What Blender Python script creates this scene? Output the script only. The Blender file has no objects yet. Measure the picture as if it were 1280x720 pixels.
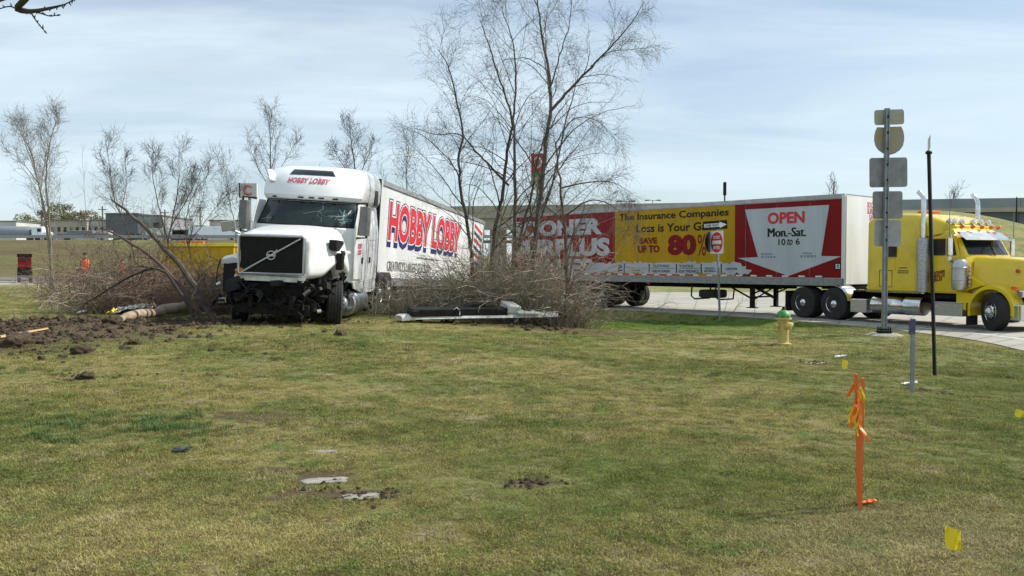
import bpy, bmesh, math, random
import numpy as np
from mathutils import Vector, Matrix, Euler, noise
rnd = random.Random(7)
S = bpy.context.scene
COL = S.collection
rad = math.radians

# ------------------------------------------------------------------ camera, sky, sun, exposure
FPX = 1100.0; CAMH = 1.65; PITCH = math.atan(30/FPX)
cam_d = bpy.data.cameras.new('camera'); cam = bpy.data.objects.new('camera', cam_d); COL.objects.link(cam)
cam.location = (0, 0, CAMH); cam.rotation_euler = (rad(90) - PITCH, 0, 0)
cam_d.sensor_width = 36; cam_d.lens = 36*FPX/1280; cam_d.clip_start = .05; cam_d.clip_end = 6000
S.camera = cam
S.view_settings.view_transform = 'Standard'; S.view_settings.look = 'None'
S.view_settings.exposure = 0.22; S.view_settings.gamma = 1
SUN_AZ = math.atan2(.97, .24); SUN_EL = rad(44)
sd = bpy.data.lights.new('sun', 'SUN'); sun = bpy.data.objects.new('sun', sd); COL.objects.link(sun)
sd.energy = 4.8; sd.angle = rad(.55); sd.color = (1, .955, .88)
sv = Vector((math.sin(SUN_AZ)*math.cos(SUN_EL), math.cos(SUN_AZ)*math.cos(SUN_EL), math.sin(SUN_EL)))
sun.rotation_euler = sv.to_track_quat('Z', 'Y').to_euler()
W = bpy.data.worlds.new('World'); S.world = W; W.use_nodes = True
nt = W.node_tree; nt.nodes.clear()
def N(nt, t, **k):
    n = nt.nodes.new(t)
    for a, b in k.items(): setattr(n, a, b)
    return n
out = N(nt, 'ShaderNodeOutputWorld'); bg = N(nt, 'ShaderNodeBackground'); sky = N(nt, 'ShaderNodeTexSky')
sky.sky_type = 'NISHITA'; sky.sun_disc = False; sky.sun_elevation = SUN_EL; sky.sun_rotation = SUN_AZ
sky.air_density = 1.0; sky.dust_density = .4; sky.ozone_density = 1.2
tc = N(nt, 'ShaderNodeTexCoord'); sep = N(nt, 'ShaderNodeSeparateXYZ'); nt.links.new(tc.outputs['Generated'], sep.inputs[0])
zc = N(nt, 'ShaderNodeMath', operation='ADD'); zc.inputs[1].default_value = .16; nt.links.new(sep.outputs[2], zc.inputs[0])
zm = N(nt, 'ShaderNodeMath', operation='MAXIMUM'); zm.inputs[1].default_value = .05; nt.links.new(zc.outputs[0], zm.inputs[0])
dx = N(nt, 'ShaderNodeMath', operation='DIVIDE'); nt.links.new(sep.outputs[0], dx.inputs[0]); nt.links.new(zm.outputs[0], dx.inputs[1])
dy = N(nt, 'ShaderNodeMath', operation='DIVIDE'); nt.links.new(sep.outputs[1], dy.inputs[0]); nt.links.new(zm.outputs[0], dy.inputs[1])
cb = N(nt, 'ShaderNodeCombineXYZ'); nt.links.new(dx.outputs[0], cb.inputs[0]); nt.links.new(dy.outputs[0], cb.inputs[1])
mp = N(nt, 'ShaderNodeMapping'); mp.inputs['Rotation'].default_value = (0, 0, rad(12)); mp.inputs['Scale'].default_value = (.35, 1.0, 1)
nt.links.new(cb.outputs[0], mp.inputs[0])
n1 = N(nt, 'ShaderNodeTexNoise'); n1.inputs['Scale'].default_value = 1.1; n1.inputs['Detail'].default_value = 7; n1.inputs['Roughness'].default_value = .55; n1.inputs['Distortion'].default_value = .5
nt.links.new(mp.outputs[0], n1.inputs[0])
r1 = N(nt, 'ShaderNodeMapRange'); r1.inputs[1].default_value = .38; r1.inputs[2].default_value = .62; r1.inputs[3].default_value = .30; r1.inputs[4].default_value = .95
nt.links.new(n1.outputs[0], r1.inputs[0])
mixs = N(nt, 'ShaderNodeMix', data_type='RGBA'); nt.links.new(r1.outputs[0], mixs.inputs[0])
nt.links.new(sky.outputs[0], mixs.inputs[6]); mixs.inputs[7].default_value = (6.5, 7.75, 8.6, 1)
nt.links.new(mixs.outputs[2], bg.inputs[0]); bg.inputs[1].default_value = .103
nt.links.new(bg.outputs[0], out.inputs[0])

# ------------------------------------------------------------------ helpers: pixels to places
def ray(px, py):
    u = (px-640)/FPX; v = (360-py)/FPX; c, s = math.cos(PITCH), math.sin(PITCH)
    return Vector((u, c+v*s, -s+v*c))
def at(px, py, Y):
    d = ray(px, py); return Vector((0, 0, CAMH)) + d*(Y/d.y)

# ------------------------------------------------------------------ helpers: meshes
class MB:
    def __init__(s): s.v = []; s.f = []
    def add(s, vs, fs):
        b = len(s.v); s.v += [tuple(p) for p in vs]; s.f += [tuple(b+i for i in f) for f in fs]
    def box(s, c, d, rot=None):
        x, y, z = d[0]/2, d[1]/2, d[2]/2
        P = [Vector((a*x, b*y, e*z)) for a in (-1, 1) for b in (-1, 1) for e in (-1, 1)]
        if rot: m = Euler(rot).to_matrix(); P = [m @ p for p in P]
        P = [p+Vector(c) for p in P]
        s.add(P, [(0, 1, 3, 2), (4, 6, 7, 5), (0, 4, 5, 1), (2, 3, 7, 6), (0, 2, 6, 4), (1, 5, 7, 3)])
    def loft(s, rings, closed=True, caps=(True, True)):
        n = len(rings[0]); b = len(s.v)
        for r in rings: s.v += [tuple(p) for p in r]
        for i in range(len(rings)-1):
            for j in range(n if closed else n-1):
                k = (j+1) % n
                s.f.append((b+i*n+j, b+i*n+k, b+(i+1)*n+k, b+(i+1)*n+j))
        if closed and caps[0]: s.f.append(tuple(b+j for j in range(n))[::-1])
        if closed and caps[1]: s.f.append(tuple(b+(len(rings)-1)*n+j for j in range(n)))
    def tube(s, pts, r, n=6, caps=True):
        pts = [Vector(p) for p in pts]; m = len(pts)
        if not hasattr(r, '__len__'): r = [r]*m
        rings = []; ref = None
        for i, p in enumerate(pts):
            d = (pts[min(i+1, m-1)]-pts[max(i-1, 0)])
            if d.length < 1e-9: d = Vector((0, 0, 1))
            d.normalize()
            if ref is None: ref = Vector((1, 0, 0)) if abs(d.x) < .8 else Vector((0, 1, 0))
            a = d.cross(ref); 
            if a.length < 1e-6: ref = Vector((.3, .9, .3)); a = d.cross(ref)
            a.normalize(); b = d.cross(a); ref = b.cross(d)*1.0 if False else ref
            rings.append([p+(a*math.cos(2*math.pi*j/n)+b*math.sin(2*math.pi*j/n))*r[i] for j in range(n)])
        s.loft(rings, True, (caps, caps))
    def cyl(s, p0, p1, r, n=20): s.tube([p0, p1], r, n)
    def lathe(s, prof, o, axis, n=28):
        o = Vector(o); ax = Vector(axis).normalized()
        ref = Vector((0, 0, 1)) if abs(ax.z) < .9 else Vector((1, 0, 0))
        a = ax.cross(ref).normalized(); b = ax.cross(a)
        s.loft([[o+ax*h+(a*math.cos(2*math.pi*j/n)+b*math.sin(2*math.pi*j/n))*r for j in range(n)] for r, h in prof], True, (True, True))
    def prism(s, poly, o, u, v, th):
        o, u, v = Vector(o), Vector(u), Vector(v); w = u.cross(v).normalized()*th
        A = [o+u*p[0]+v*p[1] for p in poly]; n = len(A)
        s.add(A+[p+w for p in A], [tuple(range(n))[::-1], tuple(range(n, 2*n))]+[(i, (i+1) % n, n+(i+1) % n, n+i) for i in range(n)])
    def build(s, name, mat, parent=None, smooth=False, bevel=0, angle=40):
        me = bpy.data.meshes.new(name); me.from_pydata(s.v, [], s.f); me.update()
        me.materials.append(mat)
        if smooth:
            me.shade_smooth()
            try: me.set_sharp_from_angle(angle=rad(angle))
            except Exception: pass
        o = bpy.data.objects.new(name, me); COL.objects.link(o)
        if parent: o.parent = parent
        if bevel:
            m = o.modifiers.new('bevel', 'BEVEL'); m.width = bevel; m.segments = 2; m.limit_method = 'ANGLE'; m.angle_limit = rad(35)
        return o
def tag(o, label=None, cat=None, group=None, kind=None):
    if label: o['label'] = label
    if cat: o['category'] = cat
    if group: o['group'] = group
    if kind: o['kind'] = kind
    return o
def empty(name, loc, rot=(0, 0, 0), label=None, cat=None, group=None, scale=1):
    o = bpy.data.objects.new(name, None); COL.objects.link(o); o.location = loc; o.rotation_euler = rot
    o.empty_display_size = .3; o.scale = (scale,)*3
    return tag(o, label, cat, group)
def copy_tree(o, parent=None):
    c = o.copy(); COL.objects.link(c); c.parent = parent
    for ch in list(o.children): copy_tree(ch, c)
    return c
def bx(name, mat, parent, c, d, rot=None, bevel=.01):
    m = MB(); m.box(c, d, rot); return m.build(name, mat, parent, bevel=bevel)

# ------------------------------------------------------------------ materials
def mat(name, c1, c2=None, rough=.6, metal=0, scale=3, bump=0, bscale=30, coat=0, lo=.35, hi=.65, detail=5, stretch=None, spec=None, emit=None):
    m = bpy.data.materials.new(name); m.use_nodes = True; t = m.node_tree; b = t.nodes['Principled BSDF']
    b.inputs['Roughness'].default_value = rough; b.inputs['Metallic'].default_value = metal
    if coat: b.inputs['Coat Weight'].default_value = coat; b.inputs['Coat Roughness'].default_value = .08
    if spec is not None: b.inputs['Specular IOR Level'].default_value = spec
    if emit: b.inputs['Emission Color'].default_value = (*emit[:3], 1); b.inputs['Emission Strength'].default_value = emit[3]
    tcn = N(t, 'ShaderNodeTexCoord'); src = tcn.outputs['Object']
    if stretch:
        mpn = N(t, 'ShaderNodeMapping'); mpn.inputs['Scale'].default_value = stretch; t.links.new(src, mpn.inputs[0]); src = mpn.outputs[0]
    if c2:
        n = N(t, 'ShaderNodeTexNoise'); n.inputs['Scale'].default_value = scale; n.inputs['Detail'].default_value = detail; t.links.new(src, n.inputs[0])
        r = N(t, 'ShaderNodeMapRange'); r.inputs[1].default_value = lo; r.inputs[2].default_value = hi; t.links.new(n.outputs[0], r.inputs[0])
        x = N(t, 'ShaderNodeMix', data_type='RGBA'); x.inputs[6].default_value = (*c1, 1); x.inputs[7].default_value = (*c2, 1)
        t.links.new(r.outputs[0], x.inputs[0]); t.links.new(x.outputs[2], b.inputs['Base Color'])
        rr = N(t, 'ShaderNodeMapRange'); rr.inputs[3].default_value = max(0, rough-.06); rr.inputs[4].default_value = min(1, rough+.12)
        t.links.new(n.outputs[0], rr.inputs[0]); t.links.new(rr.outputs[0], b.inputs['Roughness'])
    else: b.inputs['Base Color'].default_value = (*c1, 1)
    if bump:
        n = N(t, 'ShaderNodeTexNoise'); n.inputs['Scale'].default_value = bscale; n.inputs['Detail'].default_value = 4; t.links.new(src, n.inputs[0])
        bb = N(t, 'ShaderNodeBump'); bb.inputs['Strength'].default_value = bump; bb.inputs['Distance'].default_value = .02
        t.links.new(n.outputs[0], bb.inputs['Height']); t.links.new(bb.outputs[0], b.inputs['Normal'])
    return m
M = {}
M['white'] = mat('white_truck_paint', (.78, .79, .78), (.66, .66, .63), .35, coat=.3, scale=1.6, lo=.45, hi=.8)
M['trailer_white'] = mat('trailer_white_sheet', (.76, .77, .77), (.62, .63, .62), .42, scale=1.2, stretch=(1, 1, .25), bump=.08, bscale=2)
M['grey_rail'] = mat('aluminium_rail', (.42, .43, .44), (.33, .33, .34), .45, .5, scale=4)
M['dark_rail'] = mat('dirty_rail', (.22, .22, .22), (.14, .14, .14), .6, .2, scale=4)
M['black'] = mat('black_plastic', (.007, .007, .008), (.016, .015, .014), .55, spec=.25, scale=6)
M['frame'] = mat('greasy_black_frame', (.006, .006, .005), (.018, .015, .012), .7, spec=.2, scale=9, bump=.3)
M['rubber'] = mat('tyre_rubber', (.014, .014, .014), (.03, .028, .026), .8, scale=8, bump=.3, bscale=60)
M['glass'] = mat('dark_glass', (.010, .016, .018), (.02, .03, .03), .06, scale=2, spec=.28)
M['chrome'] = mat('chrome', (.75, .75, .76), (.6, .6, .6), .12, 1, scale=5)
M['alu'] = mat('brushed_aluminium', (.55, .56, .57), (.42, .43, .44), .33, .9, scale=8, stretch=(1, 1, 6))
M['stain'] = mat('stainless_shield', (.5, .5, .51), (.3, .3, .31), .3, .9, scale=20, bump=.5, bscale=60)
M['yellow'] = mat('yellow_truck_paint', (.74, .53, .008), (.58, .41, .012), .28, coat=.5, scale=2.2, lo=.45, hi=.8)
M['panel_red'] = mat('red_vinyl', (.24, .005, .007), (.17, .004, .006), .5, scale=1.5, stretch=(1.5, 1, .2), lo=.3, hi=.75, spec=.2)
M['panel_yellow'] = mat('yellow_vinyl', (.50, .30, .003), (.38, .225, .003), .5, scale=1.5, stretch=(1.5, 1, .2), lo=.3, hi=.75, spec=.2)
M['vinyl_grey'] = mat('pale_vinyl', (.50, .54, .58), (.40, .43, .47), .5, scale=1.5, stretch=(1.5, 1, .2), lo=.3, hi=.75, spec=.2)
M['red'] = mat('red_print', (.60, .018, .03), (.52, .018, .03), .5, scale=3)
M['pinkred'] = mat('faded_red_print', (.50, .06, .12), (.6, .12, .18), .5, scale=3)
M['navy'] = mat('navy_print', (.02, .025, .12), (.025, .03, .15), .5, scale=3, spec=.2)
M['ink'] = mat('black_print', (.012, .012, .016), (.02, .02, .022), .5, scale=3, spec=.2)
M['whiteprint'] = mat('white_print', (.8, .8, .8), (.7, .7, .7), .5, scale=3)
M['amber'] = mat('amber_lens', (.75, .20, .01), (.6, .12, .01), .25, scale=9)
M['redlens'] = mat('red_lens', (.5, .02, .01), None, .25)
M['lampglass'] = mat('lamp_glass', (.7, .72, .74), (.5, .5, .5), .1, .4, scale=12)
M['galv'] = mat('galvanised_steel', (.30, .32, .34), (.22, .235, .25), .5, .4, scale=9, bump=.1)
M['signback'] = mat('sign_back', (.27, .27, .265), (.2, .2, .2), .55, .3, scale=5)
M['signback2'] = mat('pale_sign_back', (.36, .37, .37), (.30, .30, .31), .55, .2, scale=5)
M['signgreen'] = mat('weathered_sign_back', (.36, .37, .28), (.32, .29, .2), .55, .1, scale=5)
M['rust'] = mat('rust_stained_back', (.34, .25, .12), (.28, .29, .25), .6, .1, scale=4, stretch=(1, 1, 1.5))
M['concrete'] = mat('concrete', (.33, .31, .27), (.20, .185, .16), .85, scale=14, bump=.8, bscale=25)
M['bridge'] = mat('bridge_concrete', (.40, .37, .30), (.34, .31, .25), .85, scale=.3, bump=.2, bscale=4)
M['bridge_dark'] = mat('bridge_shadow_side', (.10, .12, .15), (.14, .16, .19), .8, scale=.3)  # overpass concrete darkened, its shadow side put into the colour
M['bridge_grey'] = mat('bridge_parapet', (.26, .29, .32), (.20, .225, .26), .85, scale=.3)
M['hyd_yellow'] = mat('hydrant_yellow', (.60, .46, .13), (.46, .35, .12), .5, scale=14, bump=.2)
M['hyd_green'] = mat('hydrant_green', (.06, .30, .06), (.05, .22, .05), .45, scale=14)
M['orange'] = mat('orange_paint', (.80, .16, .02), (.62, .14, .03), .7, scale=14, stretch=(1, 1, .1), bump=.2)
M['ribbon_o'] = mat('orange_ribbon', (.85, .16, .01), (.9, .25, .02), .4, scale=14)
M['ribbon_y'] = mat('yellow_ribbon', (.8, .6, .02), (.7, .5, .02), .4, scale=14)
M['flag'] = mat('yellow_flag_plastic', (.85, .66, .01), (.8, .58, .01), .4, scale=10)
M['wire'] = mat('steel_wire', (.2, .2, .2), None, .5, .8)
M['bark'] = mat('grey_bark', (.13, .10, .08), (.07, .055, .045), .9, scale=7, bump=.6, bscale=20)
M['bark_dark'] = mat('dark_bark', (.075, .06, .05), (.045, .036, .03), .9, scale=7, bump=.6, bscale=20)
M['bark_pale'] = mat('pale_twigs', (.27, .235, .19), (.17, .145, .115), .9, scale=5)
M['bark_red'] = mat('red_brown_twigs', (.15, .10, .08), (.085, .06, .05), .9, scale=5)
M['brush'] = mat('dry_brush', (.42, .35, .26), (.20, .16, .12), .9, scale=1.4)
M['brush_dark'] = mat('red_brown_brush', (.26, .17, .12), (.12, .08, .058), .9, scale=1.2)
M['log'] = mat('bare_log', (.42, .31, .22), (.25, .18, .13), .85, scale=5, stretch=(1, 1, 1), bump=.8, bscale=14)
M['wood_fresh'] = mat('split_wood', (.62, .42, .22), (.5, .32, .16), .8, scale=8)
M['mud'] = mat('turned_soil', (.12, .08, .045), (.05, .034, .020), .95, scale=5, bump=1, bscale=18)
M['plastic_white'] = mat('torn_white_plastic', (.7, .71, .68), (.42, .43, .40), .5, scale=4, bump=.4, bscale=10)
M['bluegrey'] = mat('dark_blue_plastic', (.014, .02, .035), (.03, .04, .06), .45, scale=10)
M['hivis'] = mat('orange_vest', (.85, .14, .02), None, .7)
M['denim'] = mat('denim', (.04, .05, .09), None, .85)
M['skin'] = mat('skin', (.45, .27, .19), None, .6)
M['hair'] = mat('dark_hair', (.03, .02, .015), None, .8)

# ------------------------------------------------------------------ terrain
def sst(a, b, x): t = np.clip((x-a)/(b-a), 0, 1); return t*t*(3-2*t)
near_pts = [(-90, 96), (-60, 84), (-30, 67), (-20, 60), (-8, 49), (-2, 43.2), (1.5, 38.8), (4.9, 34), (7.4, 30.8), (9.2, 28), (10.3, 25), (10.95, 22.5), (11.05, 20.5), (10.7, 18), (10.6, 15), (11.2, 11), (12.5, 7), (14.5, 2), (18, -6), (24, -18)]
far_pts = [(-90, 104), (-60, 93), (-30, 80), (-20, 75), (-6, 66), (0, 61.5), (5, 58), (9, 56.8), (14, 56.5), (19, 56), (25, 54), (31, 50), (36, 45), (40, 39), (42, 33), (43, 26), (43, 18), (43, 10), (44, 0), (48, -18)]
NP = np.array(near_pts, float)
ny = NP[::-1]
def edge_x(y): return np.interp(y, ny[:, 1], ny[:, 0])      # near kerb line as x(y)
FP = np.array(far_pts, float)
def far_y(x):  return np.interp(x, [-90, -60, -30, -20, -6, 0, 5, 9, 14, 19, 25, 31, 36, 40, 43, 60], [104, 93, 80, 75, 66, 61.5, 58, 56.8, 56.5, 56, 54, 50, 45, 39, 26, -30])
def fbm(x, y, s, o=0):
    x = x*s+o; y = y*s-o*1.7
    return (np.sin(x*1.3+1.7*np.sin(y*.9))*.5+np.sin(y*1.7+1.3*np.sin(x*1.1+2))*.5+np.sin(x*3.1+y*2.3+np.sin(y*4.1))*.3+np.sin(x*5.3-y*4.7+2*np.sin(x*2.9))*.2)/1.2
def tz(x, y):
    x = np.asarray(x, float); y = np.asarray(y, float)
    d = x-edge_x(y)                                    # >0 on the road side
    land = .38*sst(3.5, -3.5, x)*sst(7, 17, y)
    land = land*(1-sst(22, 34, y)*sst(-7.5, -3, x))
    land = land - .40*sst(46, 95, y)*sst(12, -6, x) - .38*sst(48, 85, y)*sst(8, -8, x)
    sw = -.38*sst(-2.5, 2, x)*sst(22, 28, y)*sst(0, -1.6, d)*sst(-10, -4, d)
    right = -.35*sst(3.5, 11, x)*sst(3, 8, y)*sst(20, 12, y)
    land = land+sw+right
    onroad = sst(-2.2, .3, d)
    onroad = np.where(y > far_y(x)+.3, sst(8, 0, y-far_y(x))*sst(-6, -2, x), onroad)
    z = land*(1-onroad)-.2*onroad
    bump = .035*fbm(x, y, .55)+.015*fbm(x, y, 1.9, 3)+.006*fbm(x, y, 6, 1)
    z = z+bump*np.where(onroad > .99, 0, 1-onroad)*sst(160, 20, y)
    beyond = np.where(y > far_y(x), 1., 0.)
    z = np.where((x > -6) & (y > far_y(x)), z*sst(8, 0, y-far_y(x))+(-.12)*sst(0, 8, y-far_y(x)), z)
    # bank up to the overpass on the right
    emb = 7.7*sst(70, 98, y)*sst(12, 30, x)*(1-sst(46, 78, x)*1.0)*sst(160, 118, y)
    z = z+emb
    # highway bank far left
    z = z+7.4*sst(160, 196, y)*sst(10, -25, x)*sst(420, 300, y)
    # furrow mound where the truck ploughed in
    z = z+.10*np.exp(-(((x+9.2)/3.0)**2+((y-17.6)/2.0)**2))*(1+.5*fbm(x, y, 5))
    return z
def tzf(x, y): return float(tz(x, y))
def ground_at(px, py):
    d = ray(px, py); t = 1.0
    for i in range(4000):
        p = Vector((0, 0, CAMH))+d*t
        if p.z < tzf(p.x, p.y): return p
        t *= 1.003
    return p
def noncol(vals): return np.array(sorted(set(np.round(vals, 3))))
xs = noncol(np.concatenate([np.arange(-18, 18.01, .2), np.arange(-60, 60, 2), np.arange(-600, 601, 20), np.arange(18, 30, .6), np.arange(-30, -18, .6), [-1500, -1000, 1000, 1500]]))
ys = noncol(np.concatenate([np.arange(2, 46, .2), np.arange(46, 120, 1), np.arange(120, 240, 4), np.arange(-60, 2, 3), np.arange(240, 900, 30), [1200, 2000, 4000]]))
X, Y = np.meshgrid(xs, ys); Z = tz(X, Y)
Z = np.where(Y > 600, Z-(Y-600)*.004, Z)
me = bpy.data.meshes.new('ground'); nx, nyy = len(xs), len(ys)
V = np.stack([X.ravel(), Y.ravel(), Z.ravel()], 1)
I = (np.arange(nyy-1)[:, None]*nx+np.arange(nx-1)[None]).ravel()
Fq = np.stack([I, I+1, I+nx+1, I+nx], 1)
me.from_pydata(V.tolist(), [], Fq.tolist()); me.update(); me.shade_smooth()
def dirt_at(x, y):
    x = np.asarray(x, float); y = np.asarray(y, float)
    e = lambda cx, cy, rx, ry: np.exp(-(((x-cx)/rx)**2+((y-cy)/ry)**2)**1.5)
    d = 1.0*e(-9.8, 16.4, 3.6, 2.8)+.2*e(-7.5, 15.5, 4.5, 3.2)+.85*e(-7.4, 18.4, 2.6, 1.2)+.8*e(-5.4, 19.2, 2.2, .7)+.7*e(-10.5, 14.2, 2.5, .8)+.6*e(1.0, 20.5, 4, 1.0)
    for (px, py, rx, ry) in ((408, 566, .24, .1), (345, 588, .2, .12), (405, 597, .32, .16), (370, 618, .3, .14), (455, 619, .33, .15), (665, 606, .3, .14), (785, 700, .22, .08), (1015, 455, .5, .25), (1160, 488, .45, .3), (330, 520, .6, .35), (640, 350, .1, .1)):
        p = PX[(px, py)]; d = d+(.75 if px in (330, 1015, 1160) else 1.0)*e(p[0], p[1], rx, ry)
    return np.clip(d, 0, 1)
PX = {}
for q in ((408, 566), (345, 588), (405, 597), (370, 618), (455, 619), (665, 606), (785, 700), (1015, 455), (1160, 488), (330, 520), (640, 350)):
    g = ground_at(*q); PX[q] = (g.x, g.y)
da = me.attributes.new('dirt', 'FLOAT', 'POINT'); da.data.foreach_set('value', dirt_at(V[:, 0], V[:, 1]).astype(np.float32))
ground = bpy.data.objects.new('ground', me); COL.objects.link(ground); tag(ground, kind='structure')

# turf colour: one node group shared by the soil sheet and the blades
tg = bpy.data.node_groups.new('turf_colour', 'ShaderNodeTree')
tg.interface.new_socket('Blade', in_out='INPUT', socket_type='NodeSocketFloat')
tg.interface.new_socket('Dirt', in_out='INPUT', socket_type='NodeSocketFloat')
tg.interface.new_socket('Color', in_out='OUTPUT', socket_type='NodeSocketColor')
gi = N(tg, 'NodeGroupInput'); go = N(tg, 'NodeGroupOutput'); gp = N(tg, 'ShaderNodeNewGeometry')
def gnoise(scale, det, rough=.5, off=(0, 0, 0), sc=(1, 1, 1)):
    m_ = N(tg, 'ShaderNodeMapping'); m_.inputs['Location'].default_value = off; m_.inputs['Scale'].default_value = sc
    tg.links.new(gp.outputs['Position'], m_.inputs[0])
    n_ = N(tg, 'ShaderNodeTexNoise'); n_.inputs['Scale'].default_value = scale; n_.inputs['Detail'].default_value = det; n_.inputs['Roughness'].default_value = rough
    tg.links.new(m_.outputs[0], n_.inputs[0]); return n_.outputs[0]
def mrange(s, a, b, c=0, d=1):
    r_ = N(tg, 'ShaderNodeMapRange'); r_.inputs[1].default_value = a; r_.inputs[2].default_value = b; r_.inputs[3].default_value = c; r_.inputs[4].default_value = d
    tg.links.new(s, r_.inputs[0]); return r_.outputs[0]
def gmix(f, a, b):
    x_ = N(tg, 'ShaderNodeMix', data_type='RGBA')
    tg.links.new(f, x_.inputs[0])
    for s_, i_ in ((a, 6), (b, 7)):
        if isinstance(s_, tuple): x_.inputs[i_].default_value = (*s_, 1)
        else: tg.links.new(s_, x_.inputs[i_])
    return x_.outputs[2]
A1 = gnoise(.42, 6, .62, sc=(.7, 1, 1)); A2 = gnoise(1.9, 6, .65, (7, 3, 0)); A3 = gnoise(9, 5, .65, (1, 9, 0)); A4 = gnoise(55, 4, .6, (3, 3, 3))
c = gmix(mrange(A1, .45, .57), (.30, .265, .09), (.175, .195, .045))
c = gmix(mrange(A2, .52, .66, 0, .85), c, (.10, .175, .03))
c = gmix(mrange(A2, .44, .30, 0, .9), c, (.40, .34, .20))
c = gmix(mrange(A3, .54, .64, 0, .75), c, (.16, .115, .06))
c = gmix(mrange(A3, .43, .33, 0, .5), c, (.38, .34, .20))
c = gmix(mrange(A4, .50, .68, 0, .7), c, (.06, .06, .025)); c = gmix(mrange(A4, .46, .33, 0, .6), c, (.42, .38, .26))
# the lush strip in the ditch and a few green tufts
sx = N(tg, 'ShaderNodeSeparateXYZ'); tg.links.new(gp.outputs['Position'], sx.inputs[0])
def blob(cx, cy, rx, ry, a, b, hi=.6):
    q = []
    for o_, c_, r_ in ((0, cx, rx), (1, cy, ry)):
        m1 = N(tg, 'ShaderNodeMath', operation='SUBTRACT'); tg.links.new(sx.outputs[o_], m1.inputs[0]); m1.inputs[1].default_value = c_
        m2 = N(tg, 'ShaderNodeMath', operation='DIVIDE'); tg.links.new(m1.outputs[0], m2.inputs[0]); m2.inputs[1].default_value = r_
        m3 = N(tg, 'ShaderNodeMath', operation='MULTIPLY'); tg.links.new(m2.outputs[0], m3.inputs[0]); tg.links.new(m2.outputs[0], m3.inputs[1]); q.append(m3.outputs[0])
    s_ = N(tg, 'ShaderNodeMath', operation='ADD'); tg.links.new(q[0], s_.inputs[0]); tg.links.new(q[1], s_.inputs[1])
    n_ = N(tg, 'ShaderNodeMath', operation='MULTIPLY_ADD'); tg.links.new(A3, n_.inputs[0]); n_.inputs[1].default_value = 1.2; tg.links.new(s_.outputs[0], n_.inputs[2])
    return mrange(n_.outputs[0], b+.6, a+.6, 0, hi)
c = gmix(blob(4.6, 26.5, 5.5, 6.0, .2, 1.1, .9), c, (.085, .175, .02))
c = gmix(blob(7.8, 12.0, 4.0, 5.5, .0, 1.5, .45), c, (.11, .145, .035))
A5 = gnoise(.06, 6, .7, (5, 5, 0), (.5, 1, 1)); bankc = gmix(mrange(A5, .42, .58), (.15, .15, .055), (.11, .08, .048))
c = gmix(blob(-62, 178, 66, 42, .7, 1.2, .85), c, bankc)
c = gmix(blob(1.2, 6.6, 2.6, 1.6, .0, 1.3, .45), c, (.13, .165, .04))
c = gmix(blob(-2.6, 5.6, 2.2, 1.0, .0, 1.3, .3), c, (.42, .345, .16))
c = gmix(blob(2.6, 5.2, 1.3, .9, .0, 1.3, .4), c, (.37, .31, .18))
dn = N(tg, 'ShaderNodeMath', operation='MULTIPLY_ADD'); tg.links.new(A3, dn.inputs[0]); dn.inputs[1].default_value = 1.3; tg.links.new(gi.outputs['Dirt'], dn.inputs[2])
dm = mrange(dn.outputs[0], .92, 1.2)
soil = gmix(mrange(A4, .35, .65), (.075, .05, .028), (.17, .125, .07))
c = gmix(dm, c, soil)
# blades a shade livelier than the thatch between them
hs = N(tg, 'ShaderNodeHueSaturation'); tg.links.new(c, hs.inputs['Color']); tg.links.new(gi.outputs['Blade'], hs.inputs['Value'])
tg.links.new(hs.outputs[0], go.inputs['Color'])
def turf_mat(name, value, blade):
    m = bpy.data.materials.new(name); m.use_nodes = True; t = m.node_tree; b = t.nodes['Principled BSDF']
    g = N(t, 'ShaderNodeGroup'); g.node_tree = tg; g.inputs['Blade'].default_value = value; g.inputs['Dirt'].default_value = 0
    b.inputs['Roughness'].default_value = .85; b.inputs['Specular IOR Level'].default_value = .15
    if blade:
        oi = N(t, 'ShaderNodeObjectInfo')
        mr = N(t, 'ShaderNodeMapRange'); mr.inputs[3].default_value = value*.35; mr.inputs[4].default_value = value*1.75
        t.links.new(oi.outputs['Random'], mr.inputs[0]); t.links.new(mr.outputs[0], g.inputs['Blade'])
        tr = N(t, 'ShaderNodeBsdfTranslucent'); mx = N(t, 'ShaderNodeMixShader'); mx.inputs[0].default_value = .3
        t.links.new(g.outputs[0], tr.inputs[0]); t.links.new(b.outputs[0], mx.inputs[1]); t.links.new(tr.outputs[0], mx.inputs[2])
        t.links.new(mx.outputs[0], t.nodes['Material Output'].inputs[0])
    else:
        at_ = N(t, 'ShaderNodeAttribute'); at_.attribute_name = 'dirt'; t.links.new(at_.outputs['Fac'], g.inputs['Dirt'])
        geo = N(t, 'ShaderNodeNewGeometry'); n = N(t, 'ShaderNodeTexNoise'); n.inputs['Scale'].default_value = 30; n.inputs['Detail'].default_value = 6; n.inputs['Roughness'].default_value = .7
        t.links.new(geo.outputs['Position'], n.inputs[0])
        bb = N(t, 'ShaderNodeBump'); bb.inputs['Strength'].default_value = .9; bb.inputs['Distance'].default_value = .04
        t.links.new(n.outputs[0], bb.inputs['Height']); t.links.new(bb.outputs[0], b.inputs['Normal'])
    t.links.new(g.outputs[0], b.inputs['Base Color']); return m
M['turf'] = turf_mat('turf_thatch', .9, False); M['blade'] = turf_mat('grass_blade', 1.13, True)
ground.data.materials.append(M['turf'])
def plain_green(name, k, base=(.11, .20, .03)): return mat(name, base, tuple(v*k for v in base), .8, scale=20)
M['tuft'] = plain_green('green_clump', .6, (.10, .17, .04))

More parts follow.
